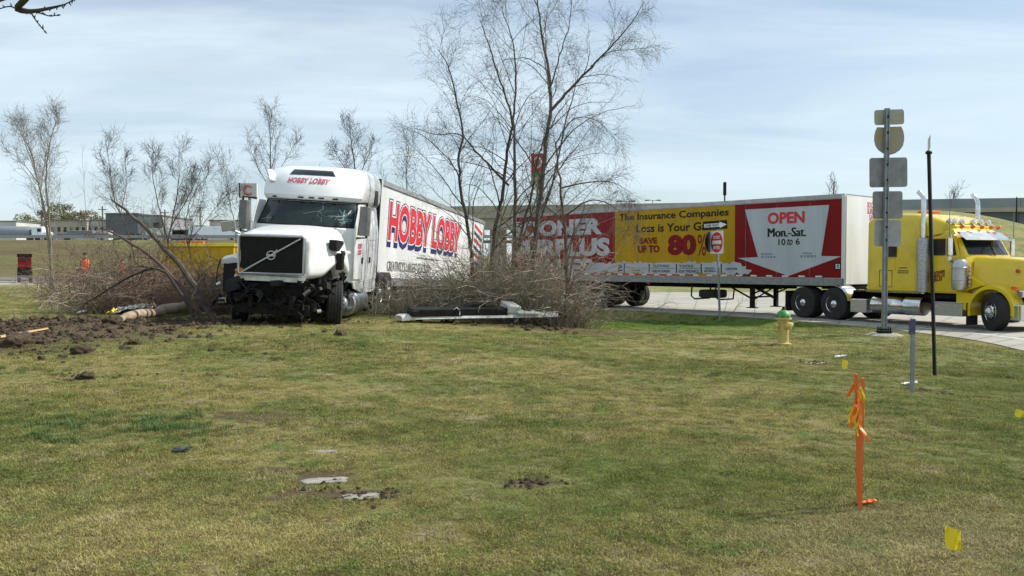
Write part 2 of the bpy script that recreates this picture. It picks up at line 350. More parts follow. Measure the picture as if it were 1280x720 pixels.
# blades: tufts instanced over the lawn
def tuft_obj(name, nb, spread, hmin, hmax, wmin, lie, m, seed):
    r = random.Random(seed); vs = []; fs = []
    for i in range(nb):
        a = r.uniform(0, 6.28); d = spread*math.sqrt(r.random()); bx_, by_ = d*math.cos(a), d*math.sin(a)
        h = r.uniform(hmin, hmax); w = r.uniform(.7, 1.3)*wmin; t = r.uniform(0, 6.28); ln = r.uniform(lie*.4, lie*1.5)*h
        dxx, dyy = math.cos(t)*ln, math.sin(t)*ln; px_, py_ = -math.sin(t+r.uniform(-1, 1))*w/2, math.cos(t)*w/2
        b0 = len(vs)
        vs += [(bx_-px_, by_-py_, -.01), (bx_+px_, by_+py_, -.01), (bx_+dxx*.4+px_*.8, by_+dyy*.4+py_*.8, h*.6), (bx_+dxx*.4-px_*.8, by_+dyy*.4-py_*.8, h*.6), (bx_+dxx, by_+dyy, h*r.uniform(.75, 1))]
        fs += [(b0, b0+1, b0+2, b0+3), (b0+3, b0+2, b0+4)]
    me_ = bpy.data.meshes.new(name); me_.from_pydata(vs, [], fs); me_.update(); me_.materials.append(m)
    return bpy.data.objects.new(name, me_)
def scatter(name, pts, rots, scl, idx, srcs, label, cat, kind='stuff'):
    me_ = bpy.data.meshes.new(name); me_.from_pydata(pts.tolist(), [], []); me_.update()
    for nm, ty, dat in (('rz', 'FLOAT', rots), ('sc', 'FLOAT', scl), ('ix', 'INT', idx)):
        a_ = me_.attributes.new(nm, ty, 'POINT'); a_.data.foreach_set('value', dat.astype(np.float32 if ty == 'FLOAT' else np.int32))
    ob = bpy.data.objects.new(name, me_); COL.objects.link(ob); tag(ob, label, cat, kind=kind)
    g = bpy.data.node_groups.new(name+'_nodes', 'GeometryNodeTree')
    g.interface.new_socket('Geometry', in_out='INPUT', socket_type='NodeSocketGeometry'); g.interface.new_socket('Geometry', in_out='OUTPUT', socket_type='NodeSocketGeometry')
    i_ = N(g, 'NodeGroupInput'); o_ = N(g, 'NodeGroupOutput')
    j = N(g, 'GeometryNodeGeometryToInstance')
    for s_ in srcs[::-1]:
        oi = N(g, 'GeometryNodeObjectInfo'); oi.inputs['Object'].default_value = s_; oi.inputs['As Instance'].default_value = True
        g.links.new(oi.outputs['Geometry'], j.inputs[0])
    ip = N(g, 'GeometryNodeInstanceOnPoints'); ip.inputs['Pick Instance'].default_value = True
    g.links.new(i_.outputs[0], ip.inputs['Points']); g.links.new(j.outputs[0], ip.inputs['Instance'])
    def attr(nm, ty):
        a_ = N(g, 'GeometryNodeInputNamedAttribute'); a_.data_type = ty; a_.inputs['Name'].default_value = nm; return [o for o in a_.outputs if o.enabled][0]
    g.links.new(attr('ix', 'INT'), ip.inputs['Instance Index'])
    cx_ = N(g, 'ShaderNodeCombineXYZ'); g.links.new(attr('rz', 'FLOAT'), cx_.inputs[2])
    g.links.new(cx_.outputs[0], ip.inputs['Rotation']); g.links.new(attr('sc', 'FLOAT'), ip.inputs['Scale'])
    g.links.new(ip.outputs[0], o_.inputs[0])
    md = ob.modifiers.new('scatter', 'NODES'); md.node_group = g
    return ob
rs = np.random.RandomState(5)
def lawn_points(n, y0, y1, dens_pow):
    yy = (y0**(1-dens_pow)+(y1**(1-dens_pow)-y0**(1-dens_pow))*rs.rand(n))**(1/(1-dens_pow)) if dens_pow != 1 else y0*(y1/y0)**rs.rand(n)
    xx = (rs.rand(n)*2-1)*(yy*.62+1.2)
    k = (xx-edge_x(yy) < -.12+.1*rs.randn(n)) | (yy < 11)
    dd = dirt_at(xx, yy); k &= rs.rand(n) > dd*1.1
    return xx[k], yy[k]
tsrc = [tuft_obj('blade_tuft', 26, .075, .010, .028, .0032, 1.1, M['blade'], s) for s in range(4)] + [tuft_obj('blade_tuft', 22, .09, .008, .02, .0035, 3.0, M['blade'], 10+s) for s in range(3)]
px_, py_ = lawn_points(150000, 3.6, 15, 1.0)
qx_, qy_ = lawn_points(70000, 14, 48, 1.2)
gx = np.concatenate([px_, qx_]); gy = np.concatenate([py_, qy_]); n = len(gx)
sc = (.6+.5*rs.rand(n))*np.where(gy > 14, 1.3+(gy-14)*.03, 1.0)*np.clip(1+.35*fbm(gx, gy, .9)+.35*fbm(gx, gy, 5.5), .5, 1.9)
scatter('grass', np.stack([gx, gy, tz(gx, gy)], 1), rs.rand(n)*6.28, sc, rs.randint(0, 7, n), tsrc, 'short half-dry lawn grass covering the slope in the foreground', 'grass')
# darker taller clumps
csrc = [tuft_obj('clump', 60, .09, .05, .11, .005, .8, M['tuft'], 30+s) for s in range(3)]
cp = []
for (px, py, sp, k) in ((80, 533, .35, 14), (100, 549, .3, 16), (175, 528, .35, 22), (208, 537, .28, 22), (195, 528, .3, 14), (35, 548, .15, 10), (45, 528, .25, 7), (20, 466, .5, 20), (240, 402, .3, 6), (860, 405, 1.5, 60), (790, 402, 1.0, 50), (730, 388, 1.0, 30)):
    g0 = ground_at(px, py)
    for i in range(k): cp.append((g0.x+rnd.gauss(0, sp), g0.y+rnd.gauss(0, sp*.6)))
cp = np.array(cp); n = len(cp)
scatter('grass_clumps', np.stack([cp[:, 0], cp[:, 1], tz(cp[:, 0], cp[:, 1])-.01], 1), rs.rand(n)*6.28, .5+.5*rs.rand(n), rs.randint(0, 3, n), csrc, 'greener taller grass clumps scattered through the dry lawn', 'grass')

M['litter'] = mat('dead_leaf', (.30, .20, .11), (.12, .08, .045), .8, scale=9)
lsrc = []
for s_ in range(3):
    me_ = bpy.data.meshes.new('litter_bit'); me_.from_pydata([(-.5, 0, .1), (-.1, -.35, .0), (.5, -.1, .25), (.2, .3, .05)] if s_ < 2 else [(-1.4, 0, .05), (-.2, -.07, .1), (1.4, .05, .05), (.1, .08, .12)], [], [(0, 1, 2, 3)]); me_.materials.append(M['litter']); lsrc.append(bpy.data.objects.new('litter_bit', me_))
lx, ly = lawn_points(9000, 3.8, 24, 1.3); n = len(lx)
scatter('leaf_litter', np.stack([lx, ly, tz(lx, ly)+.014], 1), rs.rand(n)*6.28, .010+.016*rs.rand(n), rs.randint(0, 3, n), lsrc, 'dead leaf bits and short twigs strewn over the lawn', 'leaf litter')

# ------------------------------------------------------------------ road
M['road'] = mat('pale_concrete_road', (.36, .335, .28), (.28, .26, .22), .85, scale=.5, bump=.25, bscale=20, detail=9)
M['line'] = mat('worn_white_line', (.62, .62, .60), (.45, .45, .43), .8, scale=5)
def catmull(P, k=8):
    P = [np.array(p, float) for p in P]; P = [2*P[0]-P[1]]+P+[2*P[-1]-P[-2]]; o = []
    for i in range(1, len(P)-2):
        for j in range(k):
            t = j/k; o.append(.5*((2*P[i])+(-P[i-1]+P[i+1])*t+(2*P[i-1]-5*P[i]+4*P[i+1]-P[i+2])*t*t+(-P[i-1]+3*P[i]-3*P[i+1]+P[i+2])*t**3))
    o.append(P[-2]); return o
na, fa = catmull(near_pts), catmull(far_pts)
RZ = -.165
mb = MB(); K = 6
rows = [[(*(a*(1-j/K)+b*j/K), RZ if j not in (0, K) else RZ) for j in range(K+1)] for a, b in zip(na, fa)]
base = [[(r[0][0], r[0][1], -.6)]+r+[(r[-1][0], r[-1][1], -.6)] for r in rows]
mb.loft(base, closed=False); road = mb.build('road', M['road']); tag(road, kind='structure')
for poly in (road.data.polygons,): pass
mb = MB(); off = []
for i in range(1, len(na)-1):
    d = na[i+1]-na[i-1]; d /= np.linalg.norm(d); nrm = np.array([-d[1], d[0]])
    off.append((na[i]+nrm*1.15, na[i]+nrm*1.29))
mb.loft([[(*a, RZ+.005), (*b, RZ+.005)] for a, b in off], closed=False)
ln = mb.build('road_edge_line', M['line']); tag(ln, kind='structure')
# joints of the concrete slabs
mb = MB()
for i in range(40, len(na)-30, 3):
    a, b = na[i], fa[i]; d = (b-a)/np.linalg.norm(b-a); q = np.array([-d[1], d[0]])*.02
    mb.add([(*(a-q+d*.1), RZ+.004), (*(a+q+d*.1), RZ+.004), (*(b+q), RZ+.004), (*(b-q), RZ+.004)], [(0, 1, 2, 3)])
jt = mb.build('slab_joints', M['dark_rail'], road); tag(jt, kind='stuff')

# ------------------------------------------------------------------ lettering
FONTOBJ = {}
def text_mesh(s, bold=.0, shear=0, spacing=1.0, lines=1.0):
    key = (s, bold, shear, spacing, lines)
    if key in FONTOBJ: return FONTOBJ[key]
    cu = bpy.data.curves.new('t', 'FONT'); cu.body = s; cu.offset = bold; cu.shear = shear; cu.space_character = spacing; cu.space_line = lines
    cu.align_x = 'CENTER'; cu.resolution_u = 3
    ob = bpy.data.objects.new('t', cu); COL.objects.link(ob)
    dg = bpy.context.evaluated_depsgraph_get(); m_ = bpy.data.meshes.new_from_object(ob.evaluated_get(dg))
    V_ = np.array([v.co[:] for v in m_.vertices]); F_ = [tuple(p.vertices) for p in m_.polygons]
    COL.objects.unlink(ob); bpy.data.objects.remove(ob); bpy.data.meshes.remove(m_)
    FONTOBJ[key] = (V_, F_); return FONTOBJ[key]
def put_text(parent, s, rect, fr, m, bold=.0, shear=0, spacing=1.0, lines=1.0, name='lettering', fn=None, ref=None):
    """rect=(u0,u1,v0,v1) on the frame fr=(origin,u,v)"""
    V_, F_ = text_mesh(s, bold, shear, spacing, lines)
    R_ = text_mesh(s, ref, shear, spacing, lines)[0] if ref is not None else V_
    a, b = R_[:, :2].min(0), R_[:, :2].max(0); u0, u1, v0, v1 = rect
    o, u, v = map(Vector, fr); vs = []
    for p in V_:
        U = u0+(p[0]-a[0])/(b[0]-a[0])*(u1-u0); Vv = v0+(p[1]-a[1])/(b[1]-a[1])*(v1-v0)
        vs.append(fn(U, Vv) if fn else o+u*U+v*Vv)
    mb_ = MB(); mb_.add(vs, F_); return mb_.build(name, m, parent)
def decal(parent, poly, fr, m, name='graphic', th=.002):
    mb_ = MB(); mb_.prism(poly, *fr, th); return mb_.build(name, m, parent)

# ------------------------------------------------------------------ wheels
def make_wheel(parent, c, r, w, side, rimmat, steer=0, dual=False, front=False):
    """wheel whose outer face looks along side*y of its thing"""
    h = MB(); ax = (0, side, 0)
    hubd = .10 if front else .02
    h.lathe([(.02, -w), (.11, -w), (.12, -.05), (.13, hubd-.04), (.11, hubd), (.05, hubd+.035), (.0, hubd+.04)], (0, 0, 0), ax, 16)
    o = h.build('wheel', rimmat, parent, True); o.location = c; o.rotation_euler = (0, 0, steer)
    t = MB()
    def tyre(off):
        pr = [(r*.56, off-w*.98), (r*.78, off-w*1.06), (r*.95, off-w*1.0), (r*.995, off-w*.9)]
        g = 4
        for k in range(g):
            a = off-w*.9+w*.8*k/g; b = off-w*.9+w*.8*(k+.82)/g; e = off-w*.9+w*.8*(k+1)/g
            pr += [(r, a+.004), (r, b), (r*.975, b+.003), (r*.975, e)]
        pr += [(r, off-w*.1+.004), (r*.985, off-w*.03), (r*.95, off+.0), (r*.78, off+w*.06), (r*.56, off-w*.02)]
        return pr
    t.lathe(tyre(0), (0, 0, 0), ax, 40); t.build('tyre', M['rubber'], o, True, angle=30)
    if dual:
        t = MB(); t.lathe(tyre(-w*1.15), (0, 0, 0), ax, 40); t.build('tyre', M['rubber'], o, True, angle=30)
    q = MB()
    if front: q.lathe([(r*.57, -w*.9), (r*.57, -.02), (r*.55, .005), (r*.52, -.02), (r*.50, -.05), (r*.40, -.01), (r*.3, .025), (r*.22, .03), (.05, .03), (.0, .03)], (0, 0, 0), ax, 32)
    else: q.lathe([(r*.57, -w*.9), (r*.57, -.02), (r*.55, .01), (r*.52, -.01), (r*.50, -.12), (r*.44, -w*.62), (r*.3, -w*.68), (r*.2, -w*.66), (.05, -w*.6), (0, -w*.6)], (0, 0, 0), ax, 32)
    for k in range(10):
        a = 2*math.pi*k/10; d = .012 if front else -w*.66
        q.lathe([(.0, d), (.017, d+.03), (.017, d+.055), (0, d+.06)], (math.cos(a)*r*.27, 0, math.sin(a)*r*.27), ax, 6)
    q.build('rim', rimmat, o, True)
    hh = MB()
    for k in range(10):
        a = 2*math.pi*(k+.5)/10; d = .008 if front else -w*.60; rr = r*.40
        hh.lathe([(.0, d), (.028, d), (.028, d+.004), (0, d+.004)], (math.cos(a)*rr, 0, math.sin(a)*rr), ax, 10)
    tag(hh.build('hand_holes', M['black'], o), kind='stuff')
    return o
# ------------------------------------------------------------------ vehicles: shared shapes
def rrect(x, w, zb, zt, r, k=5, wt=None):
    """rounded section across the vehicle at x, narrower at the top if wt is given"""
    wt = wt or w; P = []
    for (cy, cz, a0) in ((wt-r, zt-r, 0), (-(wt-r), zt-r, 90)):
        for i in range(k+1):
            a = rad(a0+90*i/k); P.append(Vector((x, cy+r*math.cos(a), cz+r*math.sin(a))))
    P += [Vector((x, -w, zb+.04)), Vector((x, -w+.05, zb)), Vector((x, w-.05, zb)), Vector((x, w, zb+.04))]
    return P
class Shell:
    """plan outlines stacked in z: rows of (z, front x, half width, bow); rear x fixed"""
    def __init__(s, rows, xr, p=2.6): s.rows = rows; s.xr = xr; s.p = p
    def par(s, z):
        R_ = s.rows
        for a, b in zip(R_, R_[1:]):
            if z <= b[0]: break
        t = max(0, min(1, (z-a[0])/(b[0]-a[0]))) if b[0] != a[0] else 0
        return [a[i]+(b[i]-a[i])*t for i in (1, 2, 3)]
    def x(s, y, z): xf, w, bow = s.par(z); return xf-bow*min(1, abs(y/w))**s.p
    def ring(s, row, n=18):
        z, xf, w, bow = row; P = [Vector((s.xr, -w+.06, z)), Vector((s.xr+.05, -w, z))]
        for i in range(n+1):
            t = math.sin(math.pi*(i/n-.5)); y = w*t; P.append(Vector((xf-bow*abs(t)**s.p, y, z)))
        return P+[Vector((s.xr+.05, w, z)), Vector((s.xr, w-.06, z))]
    def mesh(s):
        m_ = MB(); m_.loft([s.ring(r) for r in s.rows]); return m_
    def patch(s, y0, y1, z0, z1, off, ny=14, nz=5, y0t=None, y1t=None):
        y0t = y0 if y0t is None else y0t; y1t = y1 if y1t is None else y1t
        rows = []
        for j in range(nz+1):
            z = z0+(z1-z0)*j/nz; t = j/nz; a = y0+(y0t-y0)*t; b = y1+(y1t-y1)*t
            rows.append([Vector((s.x(a+(b-a)*i/ny, z)+off, (a+(b-a)*i/ny), z)) for i in range(ny+1)])
        m_ = MB(); m_.loft(rows, closed=False); return m_
def arch(mb_, cx, cz, R0, R1, y0, y1, a0, a1, n=18):
    """fender: a band bent round a wheel, from radius R0 (inside) to R1, between y0 and y1"""
    rings = []
    for i in range(n+1):
        a = rad(a0+(a1-a0)*i/n); c_, s_ = math.cos(a), math.sin(a)
        sec = [(y0, R0), (y0, R0+.02), (y0+(y1-y0)*.4, R1), (y0+(y1-y0)*.85, R1), (y1, R1-.035), (y1, R0-.02), (y1-(y1-y0)*.04, R0)]
        rings.append([Vector((cx+c_*r_, y_, cz+s_*r_)) for y_, r_ in sec])
    mb_.loft(rings)

# ------------------------------------------------------------------ yellow road tractor
YD = (.485, -.875)
YT = empty('road_tractor', (14.05, 24.5, RZ), (0, 0, math.atan2(YD[1], YD[0])), 'yellow long-nose road tractor with chrome stacks pulling the red and yellow trailer', 'truck')
# frame
m_ = MB()
for y_ in (-.42, .42): m_.box((-3.2, y_, .78), (7.6, .09, .26))
for x_ in (-6.9, -6.0, -4.7, -3.2, -1.6, .3): m_.box((x_, 0, .76), (.12, .8, .2))
m_.box((-5.9, 0, 1.02), (1.1, .9, .10)); m_.cyl((-5.3, -1.1, .52), (-5.3, 1.1, .52), .09); m_.cyl((-6.6, -1.1, .52), (-6.6, 1.1, .52), .09); m_.cyl((0, -1.0, .5), (0, 1.0, .5), .07)
m_.box((-.2, 0, 1.0), (1.5, .9, .8)); m_.box((-2.6, 0, .95), (2.9, 1.9, .06)); m_.box((-4.4, 0, .95), (1.0, 1.6, .05))
m_.build('chassis', M['frame'], YT)
# sleeper
m_ = MB(); rr = []
for x_, zt, r_, w_ in ((-4.03, 3.12, .14, 1.12), (-4.0, 3.2, .18, 1.18), (-3.85, 3.28, .22, 1.2), (-3.4, 3.33, .24, 1.2), (-2.9, 3.34, .24, 1.2), (-2.45, 3.31, .24, 1.2), (-2.2, 3.27, .22, 1.19), (-2.17, 3.25, .2, 1.16)):
    rr.append(rrect(x_, w_, .98, zt, r_, 6, wt=w_-.03))
m_.loft(rr); m_.build('sleeper', M['yellow'], YT, True)
m_ = MB(); rr = []
for x_, zb, zt, r_, w_ in ((-2.19, 2.6, 3.255, .2, 1.16), (-1.9, 2.6, 3.2, .2, 1.12), (-1.6, 2.66, 3.08, .16, 1.02), (-1.4, 2.72, 2.97, .1, .9), (-1.28, 2.76, 2.9, .05, .8)): rr.append(rrect(x_, w_, zb, zt, r_, 6))
m_.loft(rr); m_.build('roof_fairing', M['yellow'], YT, True)
m_ = MB(); m_.box((-2.17, 0, 2.0), (.03, 2.2, 1.9)); m_.build('cab_seal', M['black'], YT)
cabs = Shell([(.98, -.66, 1.06, .10), (1.6, -.64, 1.07, .10), (2.02, -.62, 1.06, .20), (2.6, -.92, 1.0, .22), (2.72, -.98, .99, .22), (2.82, -1.1, .93, .2), (2.87, -1.35, .8, .15)], -2.16, 1.5)
m_ = cabs.mesh(); m_.build('cab', M['yellow'], YT, True, angle=50)
for a, b in ((-.93, -.03), (.03, .93)):
    m_ = cabs.patch(a, b, 2.08, 2.57, .012, y0t=a*.97, y1t=b*.97); m_.build('windscreen_pane', M['glass'], YT, True)
m_ = MB(); m_.tube([(cabs.x(0, 2.05)+.02, 0, 2.06), (cabs.x(0, 2.6)+.02, 0, 2.6)], .018); m_.build('windscreen_post', M['black'], YT)
for s_ in (-1, 1):
    m_ = MB(); m_.tube([(-.56, s_*.25, 2.05), (-.66, s_*.5, 2.1), (-.78, s_*.28, 2.35)], .009); m_.build('wiper', M['black'], YT)
for s_ in (-1, 1):
    d_ = MB(); d_.prism([(-1.95, 1.02), (-1.02, 1.02), (-.98, 2.05), (-1.12, 2.62), (-1.95, 2.62)], (0, s_*1.062, 0), (1, 0, 0), (0, 0, 1), .022 if s_ < 0 else -.022)
    dr = d_.build('door', M['yellow'], YT, bevel=.01)
    g_ = MB(); g_.prism([(-1.85, 2.06), (-1.42, 2.06), (-1.42, 2.54), (-1.85, 2.54)], (0, s_*1.086, 0), (1, 0, 0), (0, 0, 1), .008 if s_ < 0 else -.008); g_.build('door_window', M['glass'], dr)
    g_ = MB(); g_.prism([(-1.38, 2.06), (-1.08, 2.06), (-1.17, 2.54), (-1.38, 2.54)], (0, s_*1.086, 0), (1, 0, 0), (0, 0, 1), .008 if s_ < 0 else -.008); g_.build('quarter_window', M['glass'], dr)
    g_ = MB(); g_.prism([(-1.86, 1.28), (-1.74, 1.28), (-1.74, 1.45), (-1.86, 1.45)], (0, s_*1.086, 0), (1, 0, 0), (0, 0, 1), .01 if s_ < 0 else -.01); g_.build('door_handle', M['black'], dr)
    g_ = MB(); g_.prism([(-1.2, 1.3), (-1.05, 1.3), (-1.05, 1.72), (-1.2, 1.72)], (0, s_*1.086, 0), (1, 0, 0), (0, 0, 1), .008 if s_ < 0 else -.008); g_.build('peep_window', M['glass'], dr)
put_text(YT, 'SOONER\nSURPLUS\nSALES', (-1.9, -1.42, 1.58, 1.88), ((0, -1.092, 0), (1, 0, .16), (0, 0, 1)), M['panel_red'], .04, .25, lines=.85)
for xq, z0_, z1_ in ((-3.0, 1.05, 3.1), (-2.3, 1.05, 3.0), (-3.9, 1.05, 3.0)):
    m_ = MB()
    for q in range(int((z1_-z0_)/.085)): m_.box((xq, -1.198, z0_+q*.085), (.016, .012, .016))
    tag(m_.build('rivets', M['galv'], YT), kind='stuff')
# visor
m_ = MB(); m_.loft([[Vector((cabs.x(y_, 2.62)+.02, y_*1.04, 2.74-.0*abs(y_))) for y_ in (-1, -.5, 0, .5, 1)], [Vector((cabs.x(y_, 2.62)+.34, y_*1.06, 2.5)) for y_ in (-1, -.5, 0, .5, 1)], [Vector((cabs.x(y_, 2.62)+.335, y_*1.06, 2.492)) for y_ in (-1, -.5, 0, .5, 1)], [Vector((cabs.x(y_, 2.62)+.02, y_*1.04, 2.725)) for y_ in (-1, -.5, 0, .5, 1)]], closed=False)
m_.build('sun_visor', M['chrome'], YT)
for y_ in (-.85, -.43, 0, .43, .85):
    m_ = MB(); m_.lathe([(.0, 0), (.055, .0), (.05, .07), (.03, .11), (0, .12)], (-1.12+.05*(abs(y_) < .5), y_, 2.86), (.9, 0, .35), 12); m_.build('marker_light', M['amber'], YT, True)
m_ = MB(); m_.tube([(-1.38, -1.05, 2.98), (-1.38, 1.05, 2.98)], .015); [m_.tube([(-1.38, y_, 2.8), (-1.38, y_, 2.99)], .012) for y_ in (-1, -.35, .35, 1)]; m_.build('lamp_bar', M['chrome'], YT)
for y_ in (-1.0, -.78, -.42, .1, .45, .8):
    m_ = MB(); m_.lathe([(.0, -.13), (.04, -.12), (.075, -.05), (.09, .0), (.085, .01)], (-1.34, y_, 3.04), (1, 0, 0), 16)
    o_ = m_.build('roof_lamp', M['chrome'], YT, True)
    m_ = MB(); m_.lathe([(.084, 0), (.06, .015), (0, .022)], (-1.34, y_, 3.04), (1, 0, 0), 16); m_.build('lens', M['lampglass'], o_, True)
# hood
m_ = MB(); rr = []
for x_, w_, zt, r_ in ((-.70, .92, 2.03, .2), (-.4, .82, 2.02, .2), (0, .74, 2.0, .2), (.5, .65, 1.94, .18), (.8, .6, 1.89, .14), (.86, .57, 1.86, .1)): rr.append(rrect(x_, w_, .95, zt, r_, 6, wt=w_-.06))
m_.loft(rr); m_.build('hood', M['yellow'], YT, True)
m_ = MB(); m_.box((.90, 0, 1.35), (.07, 1.12, .95)); g0 = m_.build('grille', M['chrome'], YT, bevel=.02)
for k in range(9): bx('grille_slat', M['frame'], g0, (.94, -.48+.12*k, 1.35), (.02, .05, .82), bevel=0)
m_ = MB(); m_.box((.80, 0, .52), (.10, 2.35, .42)); m_.box((.66, -1.16, .52), (.26, .05, .42)); m_.box((.66, 1.16, .52), (.26, .05, .42)); m_.build('bumper', M['chrome'], YT, bevel=.03)
for s_ in (-1, 1):
    m_ = MB(); arch(m_, 0, .55, .60, .70, s_*.62, s_*1.2, -12, 196)
    m_.prism([(-.50, 1.0), (-.66, 1.0), (-1.0, 1.04), (-1.0, .62), (-.66, .50), (-.60, .60)], (0, s_*1.14, 0), (1, 0, 0), (0, 0, 1), .04 if s_ < 0 else -.04)
    m_.prism([(-.9, 1.02), (-.3, 1.22), (-.3, 1.24), (-.9, 1.6)], (0, s_*.80, 0), (1, 0, 0), (0, 0, 1), .3 if s_ < 0 else -.3)
    m_.build('fender', M['yellow'], YT, True)
    m_ = MB(); m_.box((.74, s_*.88, 1.02), (.22, .42, .2)); hl = m_.build('headlight', M['chrome'], YT, bevel=.04)
    m_ = MB(); m_.box((.86, s_*.88, 1.02), (.02, .34, .13)); m_.build('lens', M['lampglass'], hl)
    m_ = MB(); m_.box((.62, s_*1.1, 1.17), (.16, .10, .10)); m_.build('indicator', M['amber'], YT, bevel=.02)
    # stack
    m_ = MB(); m_.tube([(-2.0, s_*1.27, .95), (-2.0, s_*1.27, 3.55), (-2.01, s_*1.27, 3.7), (-2.07, s_*1.27, 3.83), (-2.18, s_*1.27, 3.93)], .068, 16); st = m_.build('exhaust_stack', M['chrome'], YT, True)
    m_ = MB(); m_.lathe([(.12, .98), (.165, 1.0), (.165, 2.5), (.15, 2.56), (.10, 2.58)], (-2.0, s_*1.27, 0), (0, 0, 1), 20); m_.build('heat_shield', M['stain'], st, True)
    m_ = MB(); m_.lathe([(.05, 1.08), (.19, 1.1), (.20, 1.14), (.20, 1.36), (.212, 1.37), (.212, 1.40), (.20, 1.41), (.20, 1.68), (.212, 1.69), (.212, 1.72), (.20, 1.73), (.20, 1.86), (.15, 1.93), (.06, 1.95)], (-.86, s_*1.27, 0), (0, 0, 1), 24)
    m_.build('air_cleaner', M['alu'], YT, True)
    m_ = MB(); m_.box((-.62, s_*1.16, 1.5), (.05, .07, .62)); lb = m_.build('light_strip', M['chrome'], YT, bevel=.01)
    for k in range(5):
        m_ = MB(); m_.lathe([(0, 0), (.028, 0), (.02, .02), (0, .025)], (-.6, s_*1.2, 1.26+.12*k), (.4, s_, 0), 10); m_.build('marker_light', M['redlens'], lb, True)
    m_ = MB(); m_.lathe([(.0, 0), (.26, .0), (.275, .03), (.275, .5), (.283, .51), (.283, .56), (.275, .57), (.275, 1.15), (.283, 1.16), (.283, 1.21), (.275, 1.22), (.275, 1.7), (.26, 1.73), (0, 1.73)], (-3.86, s_*.98, .56), (1, 0, 0), 28)
    m_.build('fuel_tank', M['chrome'], YT, True)
    m_ = MB(); m_.box((-4.33, s_*.98, .5), (.62, .42, .42)); m_.build('tool_box', M['alu'], YT, bevel=.02)
    m_ = MB(); m_.box((-1.28, s_*1.0, .52), (.95, .40, .36)); m_.box((-1.28, s_*1.0, .72), (1.0, .44, .03)); m_.build('battery_box', M['alu'], YT, bevel=.015)
    m_ = MB(); m_.tube([(-2.1, s_*1.0, .86), (-.8, s_*1.0, .86)], .06, 10); m_.build('air_tank', M['frame'], YT, True)
    # quarter fender by the front drive wheel
    m_ = MB(); arch(m_, -5.3, .52, .60, .63, s_*.62, s_*1.2, 12, 82, 12); m_.build('quarter_fender', M['chrome'], YT, True)
    # mirror
    m_ = MB(); m_.tube([(-1.1, s_*1.08, 2.62), (-1.02, s_*1.42, 2.64), (-1.02, s_*1.42, 1.95), (-1.1, s_*1.08, 1.98)], .013); mr = m_.build('mirror', M['chrome'], YT)
    m_ = MB(); m_.box((-1.02, s_*1.45, 2.3), (.06, .17, .50)); m_.build('mirror_head', M['chrome'], mr, bevel=.02)
    m_ = MB(); m_.lathe([(0, -.05), (.07, -.03), (.095, .0), (.09, .01), (0, .012)], (-1.02, s_*1.45, 1.95), (-1, 0, 0), 16); m_.build('spot_mirror', M['chrome'], mr, True)
    m_ = MB(); m_.tube([(-1.02, s_*1.5, 2.6), (-1.02, s_*1.5, 3.75)], [.012, .004]); m_.build('antenna', M['wire'], YT)
    m_ = MB(); m_.box((-.66, s_*.98, .42), (.02, .5, .62)); m_.build('mudflap', M['rubber'], YT)
    m_ = MB(); m_.box((-7.35, s_*.9, .55), (.02, .6, .7)); m_.build('mudflap', M['rubber'], YT)
    make_wheel(YT, (0, s_*1.18, .52), .52, .29, s_, M['chrome'], steer=rad(-30), front=True)
    for x_ in (-5.3, -6.6): make_wheel(YT, (x_, s_*1.2, .52), .52, .28, s_, M['chrome'], dual=True)
m_ = MB(); m_.prism([(-3.42, 2.03), (-2.95, 2.03), (-2.95, 2.4), (-3.42, 2.4)], (0, -1.198, 0), (1, 0, 0), (0, 0, 1), .014); m_.build('sleeper_window', M['glass'], YT)
m_ = MB()
for a, b in (((-3.55, 1.12), (-3.1, 1.12)), ((-3.1, 1.12), (-3.1, 1.62)), ((-3.1, 1.62), (-3.55, 1.62)), ((-3.55, 1.62), (-3.55, 1.12))): m_.tube([(a[0], -1.2, a[1]), (b[0], -1.2, b[1])], .008, 4)
m_.build('locker_seam', M['black'], YT)
m_ = MB(); m_.box((-3.1, -1.19, .975), (1.85, .03, .05)); rv = m_.build('trim_strip', M['chrome'], YT)
m_ = MB()
for k in range(24): m_.box((-3.98+k*.077, -1.207, .975), (.03, .01, .03))
tag(m_.build('strip_lights', M['frame'], rv), kind='stuff')
for k, z_ in enumerate((1.70, 1.61, 1.55)): m_ = MB(); m_.box((-2.72, -1.2, z_), (.38-.1*(k == 0), .006, .022)); m_.build('fine_print', M['ink'], YT)
m_ = MB(); m_.lathe([(0, 0), (.05, .0), (.055, .02), (.0, .03)], (.42, -.64, 1.62), (0, -1, .1), 16); m_.build('hood_badge', M['redlens'], YT)
put_text(YT, 'SOONER', (.52, .84, 1.54, 1.66), ((0, -.625, 0), (1, .1, 0), (0, 0, 1)), M['red'], .03)
m_ = MB(); m_.box((-2.95, .3, 3.42), (.35, .7, .08)); m_.build('beacon_bar', M['amber'], YT, bevel=.03)

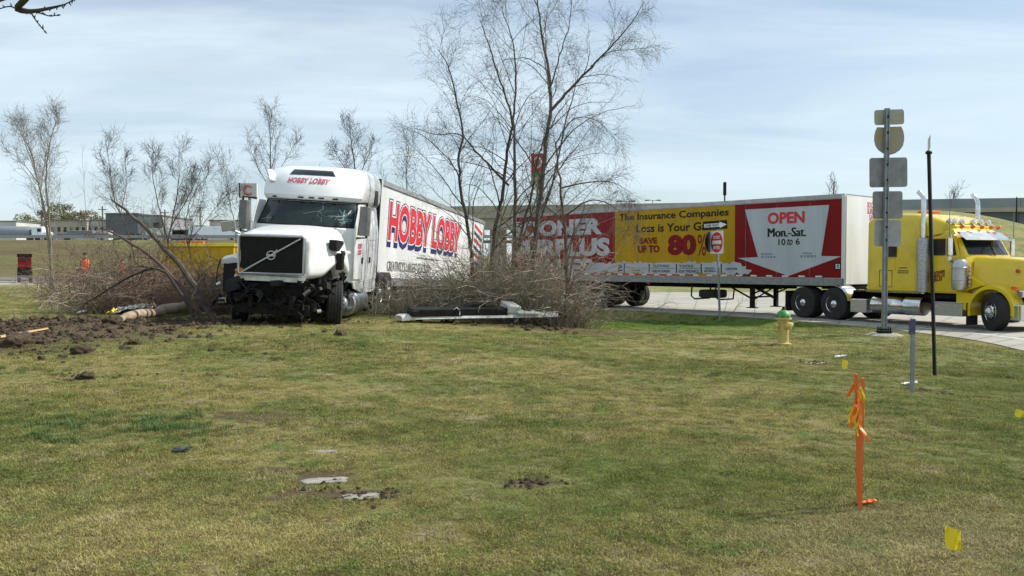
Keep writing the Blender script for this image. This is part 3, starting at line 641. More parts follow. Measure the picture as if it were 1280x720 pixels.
# ------------------------------------------------------------------ trailers
def trailer_body(root, near, colour, panels, zb=1.1, zt=4.1, Lg=16.15):
    m_ = MB(); m_.box((-Lg/2, 0, (zb+zt)/2), (Lg-.06, 2.54, zt-zb-.06)); m_.build('box_body', colour, root)
    m_ = MB(); m_.box((-Lg/2, 0, zt-.012), (Lg-.02, 2.58, .03)); m_.build('roof', M['grey_rail'], root)
    for s_ in (-1, 1):
        m_ = MB(); m_.box((-Lg/2, s_*1.285, zt-.07), (Lg, .05, .14)); m_.box((-Lg/2, s_*1.297, zt-.125), (Lg, .035, .02)); m_.build('top_rail', M['grey_rail'], root)
        m_ = MB(); m_.box((-Lg/2, s_*1.285, zb+.12), (Lg, .06, .24)); m_.box((-Lg/2, s_*1.30, zb+.235), (Lg, .04, .02)); m_.build('bottom_rail', M['galv'], root)
        m_ = MB(); m_.box((-.05, s_*1.27, (zb+zt)/2), (.12, .09, zt-zb-.02)); m_.build('corner_post', M['trailer_white'], root, bevel=.02)
        m_ = MB(); m_.box((-Lg+.05, s_*1.27, (zb+zt)/2), (.12, .09, zt-zb-.02)); m_.build('corner_post', M['grey_rail'], root, bevel=.02)
        m_ = MB(); m_.box((-Lg-.02, s_*.62, (zb+zt)/2), (.04, 1.2, zt-zb-.2)); d_ = m_.build('rear_door', colour, root)
        m_ = MB(); [m_.tube([(-Lg-.06, s_*y_, zb+.1), (-Lg-.06, s_*y_, zt-.15)], .018) for y_ in (.3, .9)]; m_.build('lock_rod', M['galv'], d_)
        m_ = MB(); m_.box((-Lg+.1, s_*.45, .75), (.08, .08, .6)); m_.build('bumper_post', M['galv'], root)
        m_ = MB(); m_.box((-9.0+(0), s_*.5, zb-.08), (12.5, .09, .2)); m_.build('frame_rail', M['frame'], root)
        m_ = MB()
        xl = -3.75
        m_.box((xl, s_*.78, .68), (.14, .14, .86)); m_.box((xl, s_*.78, .24), (.32, .28, .03)); m_.box((xl, s_*.78, 1.06), (.5, .18, .1))
        m_.tube([(xl-1.15, s_*.78, 1.08), (xl, s_*.78, .55)], .035, 6); m_.tube([(xl+.8, s_*.78, 1.08), (xl+.05, s_*.78, .75)], .03, 6)
        m_.build('landing_leg', M['frame'], root)
    m_ = MB(); m_.box((-Lg+.1, 0, .46), (.1, 2.3, .12)); m_.build('rear_bumper', M['galv'], root)
    m_ = MB(); m_.tube([(-3.75, -.78, .5), (-3.75, .78, 1.0)], .03, 6); m_.tube([(-3.75, .78, .5), (-3.75, -.78, 1.0)], .03, 6); m_.tube([(-3.75, -.78, .62), (-3.75, .78, .62)], .03, 6); m_.build('landing_brace', M['frame'], root)
    m_ = MB(); [m_.box((x_, 0, zb-.02), (.08, 2.3, .1)) for x_ in np.arange(-Lg+.4, -1, .6)]; m_.build('cross_members', M['frame'], root)
    m_ = MB(); m_.box((-1.2, 0, zb-.03), (2.0, 2.3, .06)); m_.build('coupler_plate', M['frame'], root)
WHx = None
def trailer_wheels(root, xs_, rimmat):
    for x_ in xs_:
        for s_ in (-1, 1): make_wheel(root, (x_, s_*1.24, .52), .51, .27, s_, rimmat, dual=True)
    m_ = MB()
    for x_ in xs_: m_.cyl((x_, -1.1, .52), (x_, 1.1, .52), .07)
    for s_ in (-1, 1): m_.box((sum(xs_)/2, s_*.5, .85), (2.9, .1, .3)); m_.box((xs_[0]+.55, s_*.5, .7), (.1, .08, .4))
    m_.build('axle_group', M['frame'], root)
    for s_ in (-1, 1): m_ = MB(); m_.box((min(xs_)-.8, s_*.95, .62), (.02, .62, .72)); m_.build('mudflap', M['rubber'], root)

tf = Vector((.669, -.743)).normalized(); tl = Vector((-tf.y, tf.x))
TO = Vector((10.8, 28.6))+tl*1.3
RT = empty('box_trailer', (TO.x, TO.y, RZ), (0, 0, math.atan2(tf.y, tf.x)), 'red and yellow advertising box trailer with a big white arrow on its side', 'trailer')
NY = 1.312
def s_at(px, py, off=NY):
    """local (x, z) on the near side of the advertising trailer"""
    d = ray(px, py); n_ = Vector((-tl.x, -tl.y, 0)); p0 = Vector((TO.x, TO.y, RZ))+n_*off; C0 = Vector((0, 0, CAMH))
    P = C0+d*((p0-C0).dot(n_)/d.dot(n_)); q = P-Vector((TO.x, TO.y, RZ)); return (q.x*tf.x+q.y*tf.y, q.z)
trailer_body(RT, -1, M['trailer_white'], None)
xa, xb = s_at(918, 300)[0], s_at(768, 300)[0]; xe = s_at(1054, 300)[0]
ZB, ZT = 1.36, 3.94
def side_panel(name, x0, x1, m, off=1.27, th=.012, z0=ZB, z1=ZT):
    mb_ = MB(); mb_.prism([(x0, z0), (x1, z0), (x1, z1), (x0, z1)], (0, -off, 0), (1, 0, 0), (0, 0, 1), th); return mb_.build(name, m, RT)
for a, b, mm in ((xe, -.1, M['trailer_white']), (xa, xe-.004, M['panel_red']), (xb, xa-.004, M['panel_yellow']), (-16.05, xb-.004, M['panel_red'])):
    side_panel('side_panel', a, b, mm)
FRn = lambda o: ((0, -o, 0), (1, 0, 0), (0, 0, 1))
P_ = lambda L: [s_at(*q) for q in L]
decal(RT, P_([(930.5, 262), (1036, 256), (1026, 320), (1051, 320.5), (985, 345), (922, 322.5), (947, 321.5)]), FRn(1.286), M['vinyl_grey'], 'arrow_graphic')
def tx(s, a, b, m, off=1.292, **k):
    (x0, z0), (x1, _) = s_at(*a), s_at(*b); z1 = s_at(a[0], b[1])[1]
    return put_text(RT, s, (x0, x1, z0, z1), FRn(off), m, **k)
tx('OPEN', (959, 280.5), (1005.5, 265.8), M['red'], bold=.042)
for q_, o_ in ((0, 1.292), (.6, 1.2935), (1.2, 1.295)): tag(tx('Mon.-Sat.', (959+q_, 296.4), (1006.4+q_, 285.3), M['ink'], off=o_, bold=0), kind='stuff')
tx('10', (972.5, 306.7), (981.5, 298.6), M['ink'], bold=.02); tx('to', (983.5, 306.5), (990.5, 298), M['ink'], bold=.02, shear=.3); tx('6', (994, 306), (999.5, 297.8), M['ink'], bold=.02)
for a, b in (((951, 319), (966, 316.2)), ((951, 322.5), (970, 320)), ((1003, 318), (1015, 315.2)), ((1000, 322), (1021, 318.8))):
    (x0, z0), (x1, z1) = s_at(*a), s_at(*b)
    for k in range(5): decal(RT, [(x0+(x1-x0)*(k/5), z0), (x0+(x1-x0)*((k+.7)/5), z0), (x0+(x1-x0)*((k+.7)/5), z1), (x0+(x1-x0)*(k/5), z1)], FRn(1.290), M['galv'], 'fine_print', .001)
(x0, z0), (x1, z1) = s_at(1042, 338), s_at(1051.5, 328)
decal(RT, [(x0, z0), (x1, z0), (x1, z1), (x0, z1)], FRn(1.285), M['ink'], 'number_plate')
put_text(RT, '53', (x0+.05, x1-.05, z0+.05, z1-.05), FRn(1.292), M['whiteprint'], bold=.03)
tx('The Insurance Companies', (773.5, 278.5), (910.5, 267.6), M['ink'], bold=.022)
tx('Loss is Your Gain', (795, 290.8), (893, 280.8), M['ink'], bold=.022)
tx('SAVE', (799, 305), (821, 297.2), M['panel_red'], bold=.05); tx('UP TO', (797, 316), (824, 306.8), M['panel_red'], bold=.05)
tx('80', (834, 319.3), (870, 293.7), M['panel_red'], bold=.06); tx('%', (871.5, 320), (882, 293), M['panel_red'], bold=.0)
for s_, (a, b) in zip(('SOONER', 'SURPLUS', 'SALES'), (((641, 293), (752.5, 271.7)), ((643, 320), (762, 296.7)), ((660, 344), (741, 323.3)))):
    (x0, z0), (x1, z1) = s_at(*a), s_at(*b)
    z1 = s_at(b[0], b[1])[1]; z0 = s_at(b[0], a[1])[1]
    put_text(RT, s_, (x0, x1, z0, z1), FRn(1.292), M['vinyl_grey'], bold=.055)
for k in range(1, 13):
    xs_ = -k*1.243; decal(RT, [(xs_-.007, ZB+.04), (xs_+.007, ZB+.04), (xs_+.007, ZT-.04), (xs_-.007, ZT-.04)], FRn(1.2845), M['dark_rail'], 'panel_seam', .001)
# torn strip of pale vinyl under the yellow panel
r5 = random.Random(11); up = []; lo_ = []
X0, X1 = s_at(729, 345)[0], s_at(936, 345)[0]; k = 0; x_ = X0+.5
zs0, zs1 = 1.42, 1.88
while x_ < X1-.45:
    up.append((x_, zs1+r5.uniform(-.02, .07)-(.06 if k % 2 else 0))); lo_.append((x_+.03, zs0+r5.uniform(-.05, .05)+(.05 if k % 2 else 0))); x_ += r5.uniform(.09, .2); k += 1
tail = [(X1-.35, zs1-.03), (X1-.28, zs1-.16), (X1-.12, zs1-.13), (X1-.15, zs1-.25), (X1+.12, zs0+.18), (X1-.05, zs0+.02), (X1-.2, zs0+.06), (X1-.3, zs0-.04)]
head = [(X0+.4, zs0-.06), (X0+.3, zs0+.05), (X0+.05, zs0+.08), (X0+.18, zs0+.22), (X0+.3, zs1-.1), (X0+.42, zs1+.03)]
decal(RT, up+tail+lo_[::-1]+head, FRn(1.288), M['vinyl_grey'], 'torn_graphic')
for pxx in (780, 811, 845, 876, 901):
    a = s_at(pxx, 345)[0]; decal(RT, [(a-.025, zs0+.05), (a+.025, zs0+.05), (a+.025, zs1-.05), (a-.025, zs1-.05)], FRn(1.292), M['ink'], 'divider_line', .001)
for a, b in ((783, 808), (812, 843), (848, 875)):
    a, b = s_at(a, 345)[0], s_at(b, 345)[0]; decal(RT, [(a, 1.645), (b, 1.645), (b, 1.66), (a, 1.66)], FRn(1.292), M['ink'], 'divider_line', .001)
def tz_(s, a, b, z0, z1, **k): put_text(RT, s, (s_at(a, 345)[0], s_at(b, 345)[0], z0, z1), FRn(1.294), M['ink'], bold=.02, **k)
tz_('HARDWARE', 783, 800, 1.53, 1.6); tz_('CLOTHING', 816, 836, 1.69, 1.79); tz_('GROCERIES', 815, 837, 1.49, 1.59); tz_('TOOLS', 848, 866, 1.69, 1.79); tz_('ELECTRONICS', 848, 873, 1.49, 1.59); tz_('BUILDING', 881, 893, 1.62, 1.69); tz_('MATERIALS', 880, 894, 1.52, 1.59); tz_('FURNITURE', 907, 921, 1.60, 1.68)
a = s_at(775, 345)[0]; put_text(RT, 'TV', (1.48, 1.8, -a-.12, -a+.10), ((0, -1.294, 0), (0, 0, 1), (-1, 0, 0)), M['ink'], bold=.03)
for i, x_ in enumerate(np.arange(-15.9, -.4, .62)):
    decal(RT, [(x_, 1.375), (x_+.24, 1.375), (x_+.24, 1.425), (x_, 1.425)], FRn(1.297), M['whiteprint'], 'reflector')
    if -13 < x_ < -6: decal(RT, [(x_+.26, 1.375), (x_+.6, 1.375), (x_+.6, 1.425), (x_+.26, 1.425)], FRn(1.296), M['redlens'], 'reflector')
# nose lettering, faces forward
put_text(RT, 'SOONER\nSURPLUS\nSALES', (.15, .98, 3.28, 3.90), ((.04, 0, 0), (0, 1, 0), (0, 0, 1)), M['pinkred'], bold=.03, lines=.8)
put_text(RT, 'trailer', (1.5, 2.2, -.04, .05), ((-.18, -1.32, 0), (0, 0, 1), (-1, 0, 0)), M['ink'], bold=.01) if False else None
m_ = MB(); m_.box((0.02, 0, 2.6), (.03, 2.5, 2.9)); m_.build('nose_panel', M['trailer_white'], RT)
trailer_wheels(RT, (-10.6, -11.85), M['galv'])
# spare tyre in its carrier
xsp = s_at(880, 368)[0]
m_ = MB(); [m_.tube([(xsp+d_, -1.2, 1.05), (xsp+d_, -1.25, .62), (xsp+d_, -1.05, .5), (xsp+d_, -.1, .5), (xsp+d_, .0, 1.05)], .03, 6) for d_ in (-.62, .45)]; sp = m_.build('spare_carrier', M['frame'], RT)
m_ = MB(); m_.lathe([(.30, -.12), (.45, -.15), (.51, -.11), (.52, 0), (.51, .11), (.45, .15), (.30, .12)], (xsp-.05, -.68, .70), (0, 0, 1), 32); m_.build('spare_tyre', M['rubber'], sp, True)
m_ = MB(); m_.lathe([(0, 0), (.05, 0), (.05, .05), (0, .06)], (s_at(810, 360)[0], -1.25, 1.06), (0, -1, 0), 10); m_.build('marker_light', M['redlens'], RT)
xh = s_at(790, 370)[0]; m_ = MB(); m_.tube([(xh, -1.1, 1.1), (xh, -1.1, .72), (xh-.1, -1.1, .66)], .03, 6); m_.tube([(xh-.1, -1.1, .66), (xh-.5, -1.0, .58), (xh-.7, -.9, .75), (xh-.55, -.9, 1.05)], .015, 6); m_.build('air_hose', M['black'], RT)

# ------------------------------------------------------------------ crashed white tractor
VT = empty('crashed_truck', (-4.93, 17.96, .33), (rad(-3.4), rad(1.1), rad(-92)), 'white highway tractor with its bumper torn off and windscreen cracked, nosed into mud', 'truck')
cab = Shell([(.92, -1.9, 1.16, .30), (1.5, -1.88, 1.18, .32), (2.12, -1.88, 1.18, .40), (2.17, -1.93, 1.17, .44), (2.74, -2.36, 1.09, .50), (2.78, -2.29, 1.13, .52), (2.86, -2.27, 1.165, .52), (3.02, -2.33, 1.18, .52), (3.2, -2.46, 1.185, .52), (3.34, -2.62, 1.17, .51), (3.45, -2.80, 1.14, .50), (3.53, -3.0, 1.09, .48), (3.59, -3.25, 1.01, .46), (3.625, -3.6, .90, .44), (3.64, -4.0, .75, .4)], -5.0)
cab.mesh().build('cab', M['white'], VT, True, angle=28)
ws = cab.patch(-1.1, 1.1, 2.19, 2.72, .012, 22, 6, -1.03, 1.03).build('windscreen', M['glass'], VT, True)
m_ = MB(); r5 = random.Random(3)
for (cy, cz, k, ln_) in ((.85, 2.42, 26, .32), (.95, 2.3, 16, .22), (-.9, 2.3, 12, .2), (.3, 2.5, 7, .5)):
    for i in range(k):
        a = r5.uniform(0, 6.28); P = [(cy, cz)]; 
        for q in range(4): P.append((P[-1][0]+math.cos(a)*ln_*r5.random()*.4, P[-1][1]+math.sin(a)*ln_*r5.random()*.25)); a += r5.gauss(0, .5)
        P = [(max(-1.03, min(1.03, y_)), max(2.21, min(2.7, z_))) for y_, z_ in P]
        m_.tube([(cab.x(y_, z_)+.014, y_, z_) for y_, z_ in P], .0035, 3)
tag(m_.build('cracks', mat('crushed_glass', (.35, .45, .43), (.2, .3, .28), .3), ws), kind='stuff')
m_ = MB(); [m_.tube([(cab.x(y0, 2.2)+.03, y0, 2.17), (cab.x(y1, 2.35)+.02, y1, 2.34)], .010) for y0, y1 in ((.55, .2), (-.4, -.75))]; m_.build('wiper', M['black'], VT)
m_ = MB(); m_.tube([(cab.x(y_, 2.165)+.004, y_, 2.168) for y_ in np.linspace(-1.12, 1.12, 18)], .022, 6); m_.tube([(cab.x(y_, 2.74)+.004, y_, 2.745) for y_ in np.linspace(-1.05, 1.05, 18)], .022, 6)
for s_ in (-1, 1): m_.tube([(cab.x(s_*1.12, 2.17)+.0, s_*1.12, 2.17), (cab.x(s_*1.05, 2.74)+.0, s_*1.05, 2.745)], .025, 6)
m_.build('windscreen_seal', M['black'], VT)
cab.patch(-.54, .54, 3.34, 3.475, .012, 10, 4, -.5, .42).build('roof_window', M['glass'], VT, True)
for y_ in (-.8, .1, .32, .62, -.15): m_ = MB(); m_.box((cab.x(y_, 2.8)+.0, y_, 2.80), (.05, .12, .03)); m_.build('marker_light', M['black'], VT)
# raised side fairings on the roof
for s_ in (-1, 1):
    m_ = MB(); m_.box((-5.02, s_*1.12, 2.2), (.12, .10, 2.6)); m_.build('cab_extender', M['black'], VT)
m_ = MB(); m_.loft([[Vector((x_, -w_, zb)), Vector((x_, -w_-.02, zt)), Vector((x_, -w_+.10, zt-.03)), Vector((x_, -w_+.14, zb))] for x_, w_, zb, zt in ((-2.65, .98, 3.15, 3.2), (-2.8, 1.06, 3.15, 3.34), (-3.0, 1.12, 3.15, 3.46), (-3.1, 1.13, 3.15, 3.28))]); m_.build('roof_fairing', M['white'], VT, True)
put_text(VT, 'HOBBY LOBBY', (-.53, .46, 3.13, 3.265), ((0, 0, 0), (0, 1, 0), (0, 0, 1)), M['pinkred'], bold=.035, shear=.15, fn=lambda u, v: Vector((cab.x(u, v)+.012, u, v+.0)))
# doors and sleeper side
for s_ in (-1, 1):
    o_ = -.02*s_
    d_ = MB(); d_.prism([(-3.0, .96), (-2.12, 1.0), (-2.1, 2.2), (-2.42, 2.72), (-3.0, 2.72)], (0, s_*1.165, 0), (1, 0, 0), (0, 0, 1), -.03*s_ if s_ < 0 else -.03); dr = d_.build('door', M['white'], VT, bevel=.012)
    g_ = MB(); g_.prism([(-2.9, 2.02), (-2.28, 2.02), (-2.5, 2.62), (-2.9, 2.62)], (0, s_*1.197, 0), (1, 0, 0), (0, 0, 1), .01 if s_ < 0 else -.01); g_.build('door_window', M['glass'], dr)
    g_ = MB(); g_.box((-2.92, s_*1.205, 1.42), (.09, .03, .14)); g_.build('door_handle', M['black'], dr)
    g_ = MB(); g_.box((-3.9, s_*1.19, 1.42), (.09, .03, .14)); g_.build('locker_handle', M['black'], VT)
    g_ = MB(); g_.prism([(-4.62, 2.75), (-4.2, 2.75), (-4.2, 3.15), (-4.55, 3.15)], (0, s_*1.178, 0), (1, 0, 0), (0, 0, 1), .014 if s_ < 0 else -.014); g_.build('side_window', M['glass'], VT)
    g_ = MB(); g_.tube([(-3.08, s_*1.178, .95), (-3.08, s_*1.178, 2.75)], .007, 4); g_.tube([(-3.7, s_*1.182, .97), (-3.7, s_*1.182, 1.9), (-4.6, s_*1.182, 1.9)], .005, 4); g_.build('panel_seam', M['dark_rail'], VT)
    g_ = MB(); g_.prism([(-5.0, .97), (-2.2, .97), (-2.4, .78), (-3.4, .62), (-4.6, .60), (-5.0, .66)], (0, s_*1.12, 0), (1, 0, 0), (0, 0, 1), .03 if s_ < 0 else -.03); g_.build('side_skirt', M['plastic_white'], VT)
put_text(VT, 'HOBBY\nLOBBY', (2.42, 2.86, 1.55, 1.82), ((0, 1.20, 0), (-1, 0, 0), (0, 0, 1)), M['pinkred'], bold=.05, lines=.9)
# nose: hood with sides running down into the fenders, bent so its face sits a little level
HD = empty('nose', (0, 0, 0)); 
bpy.data.objects.remove(HD)
hood_rot = Euler((rad(1.6), 0, 0)).to_matrix()
def hz(x_):
    a = .5**2*2.2-(x_+1.15)**2
    return max(.98, .5+math.sqrt(max(0, .76**2-(x_+1.15)**2)))
m_ = MB(); rings = []
for x_ in (-.02, -.08, -.2, -.38, -.5, -.65, -.8, -1.0, -1.15, -1.3, -1.5, -1.65, -1.8, -1.96):
    t = min(1, -x_/1.9); wt = .74+.30*t**.7; wb = float(np.interp(-x_, [0, .1, .3, .5, .8, 1.15, 1.5, 2], [.74, .78, .86, .95, 1.08, 1.17, 1.2, 1.2])); zt = 1.93+.22*t**.8 - (.06 if x_ > -.05 else 0); zb = hz(x_) if x_ < -.38 else .98
    P = []
    sec = [(wb, zb), (wb*1.0, min(zt-.3, zb+.16)), (wb*.96, 1.5), (wt+(wb-wt)*.45, 1.68), (wt, 1.82+.1*t), (wt*.9, zt-.05), (wt*.6, zt-.005), (wt*.25, zt+.02)]
    P = [Vector((x_, y_, z_)) for y_, z_ in sec]; P += [Vector((x_, -p.y*(1-.17*max(0, min(1, (1.9-p.z)/.5))), p.z)) for p in P[::-1]]
    rings.append([hood_rot @ p for p in P])
m_.loft(rings); hood = m_.build('hood', M['white'], VT, True, angle=45)
bs = hood.modifiers.new('sub', 'SUBSURF'); bs.levels = 1; bs.render_levels = 1
def hr(p): return hood_rot @ Vector(p)
# grille
GX = .02
m_ = MB(); Q = [(-.64, 1.86), (.64, 1.86), (.62, 1.12), (-.62, 1.12)]
m_.prism([(-.63, 1.13), (.63, 1.13), (.65, 1.86), (-.65, 1.86)], hr((GX-.03, 0, 0)), hr((0, 1, 0)), hr((0, 0, 1)), .04); gr = m_.build('grille', M['black'], VT)
m_ = MB(); P = [(-.65, 1.12), (.65, 1.12), (.67, 1.16), (.67, 1.85), (.63, 1.89), (-.63, 1.89), (-.67, 1.85), (-.67, 1.16)]
P = [hr((GX+.03, y_, z_)) for y_, z_ in P]; m_.tube(P+[P[0], P[1]], .032, 8); m_.build('grille_frame', M['alu'], gr, True)
for k in range(11):
    m_ = MB(); c_ = hr((GX+.018, 0, 1.19+k*.062)); m_.box(c_, (.02, 1.26, .012), (rad(1.6), 0, 0)); m_.build('grille_slat', M['black'], gr)
m_ = MB(); m_.tube([hr((GX+.05, -.60, 1.15)), hr((GX+.05, .60, 1.85))], .022, 6); m_.build('grille_bar', M['alu'], gr)
m_ = MB(); c_ = hr((GX+.05, .0, 1.50)); m_.tube([c_+Vector((0, math.cos(a)*.085, math.sin(a)*.085)) for a in np.linspace(0, 2*math.pi, 25)], .017, 6); m_.box(c_, (.03, .13, .04)); m_.tube([c_+Vector((0, .06, .06)), c_+Vector((0, .12, .12))], .014, 6); m_.build('badge', M['alu'], gr, True)
m_ = MB(); m_.box(hr((.0, -.66, 1.16)), (.10, .17, .12), (.3, .2, .1)); m_.build('broken_lamp', M['amber'], VT, bevel=.02)
m_ = MB(); m_.prism([(-.78, .98), (.66, .96), (.70, 1.05), (-.75, 1.10)], hr((-.02, 0, 0)), hr((0, 1, 0)), hr((0, 0, 1)), .05); m_.build('lower_trim', M['plastic_white'], VT)
# broken headlight sockets on the left flank of the nose
m_ = MB(); m_.prism([(-.72, 1.88), (-.74, 1.68), (-.95, 1.64), (-1.28, 1.80), (-1.25, 1.86)], (0, 1.06, .0), (1, -.05, 0), (0, -.0, 1), .16); m_.build('headlight_hole', M['black'], VT)
m_ = MB(); m_.prism([(-.92, 1.60), (-1.14, 1.60), (-1.08, 1.50), (-1.06, 1.26), (-.93, 1.24)], (0, 1.145, .0), (1, -.05, 0), (0, 0, 1), .14); m_.build('headlight_socket', M['black'], VT)
m_ = MB(); m_.prism([(-.98, 1.66), (-1.36, 1.66), (-1.5, 1.61), (-1.1, 1.58)], (0, 1.17, .0), (1, -.05, 0), (0, 0, 1), .1); m_.build('torn_panel', M['white'], VT)
m_ = MB(); m_.prism([(-.3, 1.80), (-.7, 1.86), (-.86, 1.80), (-.55, 1.72)], (0, .98, .04), (1, -.1, 0), (0, -.3, 1), -.12); m_.build('torn_panel', M['white'], VT, bevel=.01)
# front left fender torn open: liner ribs showing
m_ = MB(); r5 = random.Random(4)
m_.box((-1.15, .55, 1.0), (1.2, .5, .5)); 
for i in range(9):
    a = rad(20+i*17); m_.tube([(-1.15+.7*math.cos(a), 1.16, .5+.7*math.sin(a)), (-1.15+.62*math.cos(a+.2), 1.12+r5.uniform(-.1, .06), .5+.55*math.sin(a+.2)), (-1.15+.5*math.cos(a+.1), .9, .5+.5*math.sin(a))], r5.uniform(.02, .05), 5)
m_.build('torn_liner', M['black'], VT)
# right fender bent outward
m_ = MB(); rings = []
for i in range(9):
    a = rad(62+i*9); c_, s_ = math.cos(a), math.sin(a)
    rings.append([Vector((-1.0+c_*.66, -.86, .76+s_*.66)), Vector((-1.0+c_*.70, -1.1, .79+s_*.68)), Vector((-1.0+c_*.70, -1.32, .75+s_*.66)), Vector((-1.0+c_*.66, -1.34, .67+s_*.64)), Vector((-1.0+c_*.64, -1.30, .69+s_*.62)), Vector((-1.0+c_*.64, -.88, .75+s_*.62))])
m_.loft(rings); m_.build('fender', M['white'], VT, True)
m_ = MB(); m_.tube([(-.62, -1.33, 1.33), (-.52, -1.35, 1.1), (-.5, -1.36, .75)], .014, 5); m_.box((-.9, -1.05, .95), (.6, .4, .6)); m_.build('torn_liner', M['black'], VT)
# under the nose: radiator, frame, axle, hanging hoses
m_ = MB(); m_.box((-.25, 0, .72), (.25, 1.25, .66)); m_.build('radiator', M['frame'], VT, bevel=.02)
m_ = MB()
for y_ in (-.42, .42): m_.box((-3.0, y_, .55), (6.2, .1, .28))
m_.box((-.1, 0, .40), (.2, 1.5, .22)); m_.box((-1.0, 0, .8), (1.4, 1.3, .8)); m_.cyl((-1.15, -1.0, .42), (-1.15, 1.0, .42), .08); m_.box((-3.4, 0, .72), (3.0, 1.9, .3)); m_.box((-.5, -.85, .75), (.5, .3, .5), (.3, .2, .1))
m_.build('chassis', M['frame'], VT, bevel=.015)
m_ = MB()
for i in range(34):
    m_.box((r5.uniform(-.5, .08), r5.uniform(-1.05, 1.0), r5.uniform(.42, 1.0)), (r5.uniform(.05, .3), r5.uniform(.05, .35), r5.uniform(.04, .22)), (r5.uniform(-.6, .6), r5.uniform(-.6, .6), r5.uniform(-.6, .6)))
for i in range(40):
    y0 = r5.uniform(-1.15, 1.1); x0 = r5.uniform(-.3, .12); z0 = r5.uniform(.45, .98)
    P = [Vector((x0, y0, z0))]
    for q in range(4): P.append(P[-1]+Vector((r5.uniform(-.08, .08), r5.uniform(-.18, .18), r5.uniform(-.17, .03))))
    m_.tube(P, r5.uniform(.008, .03), 5)
m_.build('hanging_hoses', M['black'], VT)
m_ = MB(); 
for (y_, z_, d_) in ((-1.02, .52, .14), (-.55, .62, .10), (.98, .42, .08), (-1.1, .85, .1)): m_.box((.02, y_, z_), (.06, d_, d_*.7), (r5.random(), r5.random(), r5.random()))
m_.build('broken_bracket', M['alu'], VT)
make_wheel(VT, (-1.15, 1.16, .52), .52, .31, 1, M['galv'], steer=rad(15), front=True)
make_wheel(VT, (-1.15, -1.2, .50), .52, .31, -1, M['galv'], steer=rad(15), front=True)
for s_ in (-1, 1):
    make_wheel(VT, (-5.6, s_*1.18, .50), .52, .28, s_, M['alu'], dual=True); make_wheel(VT, (-6.9, s_*1.18, .50), .52, .28, s_, M['alu'], dual=True)
    m_ = MB(); m_.lathe([(.0, 0), (.27, .0), (.3, .03), (.3, .35), (.31, .36), (.31, .42), (.3, .43), (.3, 1.1), (.31, 1.11), (.31, 1.17), (.3, 1.18), (.3, 1.5), (.27, 1.53), (0, 1.53)], (-3.9, s_*.92, .42), (1, 0, 0), 24); m_.build('fuel_tank', M['alu'], VT, True)
    m_ = MB(); m_.box((-2.1, s_*1.0, .35), (.5, .3, .05)); m_.box((-2.1, s_*1.02, .62), (.5, .3, .05)); m_.box((-2.35, s_*.95, .5), (.04, .3, .4)); m_.build('step', M['alu'], VT)
m_ = MB(); m_.box((-5.6, 0, .72), (2.8, .95, .25)); m_.box((-5.9, 0, .98), (1.0, .9, .1)); m_.build('rear_frame', M['frame'], VT)
# mirrors
for s_, oy in ((1, 0), (-1, 0)):
    m_ = MB(); m_.tube([(-2.25, s_*1.15, 2.72), (-2.12, s_*1.42, 2.74), (-2.10, s_*1.44, 1.96), (-2.22, s_*1.17, 1.94)], .028, 6); mr = m_.build('mirror', M['black'], VT)
    m_ = MB(); m_.loft([[Vector((-2.1+x_, s_*1.38+y_*(.9+.1*math.sin(t*3)), 2.0+.66*t)) for x_, y_ in ((.05, -.11), (.09, -.04), (.09, .08), (.04, .14), (-.04, .14), (-.05, -.11))] for t in (0, .1, .5, .9, 1)]); m_.build('mirror_head', M['dark_rail'], mr, True, bevel=.01)
m_ = MB(); m_.box((-.98, -1.32, 2.05), (.1, .3, .22), (.2, .1, .3)); m_.tube([(-.98, -1.3, 2.0), (-1.1, -1.1, 1.9)], .03); m_.build('hood_mirror', M['alu'], VT, bevel=.04)

# ------------------------------------------------------------------ white trailer behind it
WT = empty('box_trailer', (-5.213, 24.845, .017), (rad(-3.95), rad(-1.42), rad(-98.5)), 'white box trailer with large red and navy lettering, jackknifed behind the brush', 'trailer')
trailer_body(WT, 1, M['trailer_white'], None)
for k in range(13):
    x0 = -.1-k*1.233; 
    for s_ in (-1, 1):
        m_ = MB(); m_.prism([(x0-1.229, 1.35), (x0, 1.35), (x0, 3.92), (x0-1.229, 3.92)], (0, s_*1.27, 0), (1, 0, 0), (0, 0, 1), .010 if s_ < 0 else -.010); m_.build('side_panel', M['trailer_white'], WT)
wm = Euler((rad(-3.95), rad(-1.42), rad(-98.5)), 'XYZ').to_matrix(); wo = Vector((-5.213, 24.845, .017))
def w_at(px, py, off=1.29):
    d = ray(px, py); n_ = wm @ Vector((0, 1, 0)); p0 = wo+n_*off; C0 = Vector((0, 0, CAMH)); P = C0+d*((p0-C0).dot(n_)/d.dot(n_)); q = wm.transposed() @ (P-wo); return (q.x, q.z)
def wtx(s, xa_, xb_, z0, z1, m, off=1.29, **k): return put_text(WT, s, (-xa_, -xb_, z0, z1), ((0, off, 0), (-1, 0, 0), (0, 0, 1)), m, **k)
x0, x1 = w_at(486.5, 270)[0], w_at(575, 300)[0]
za, zb_ = 3.62, 2.42
wtx('HOBBY LOBBY', x0, x1, zb_-.13, za-.13, M['navy'], 1.2885, bold=.085, ref=.05)
wtx('HOBBY LOBBY', x0, x1, zb_, za+.0, M['navy'], 1.2895, bold=.09, ref=.05)
wtx('HOBBY LOBBY', x0, x1, zb_, za, M['whiteprint'], 1.2915, bold=.065, ref=.05)
wtx('HOBBY LOBBY', x0, x1, zb_, za, M['red'], 1.2935, bold=.04, ref=.05)
wtx('www.hobbylobby.com', w_at(521, 318)[0], w_at(549, 322)[0], 1.98, 2.1, M['ink'], bold=.01)
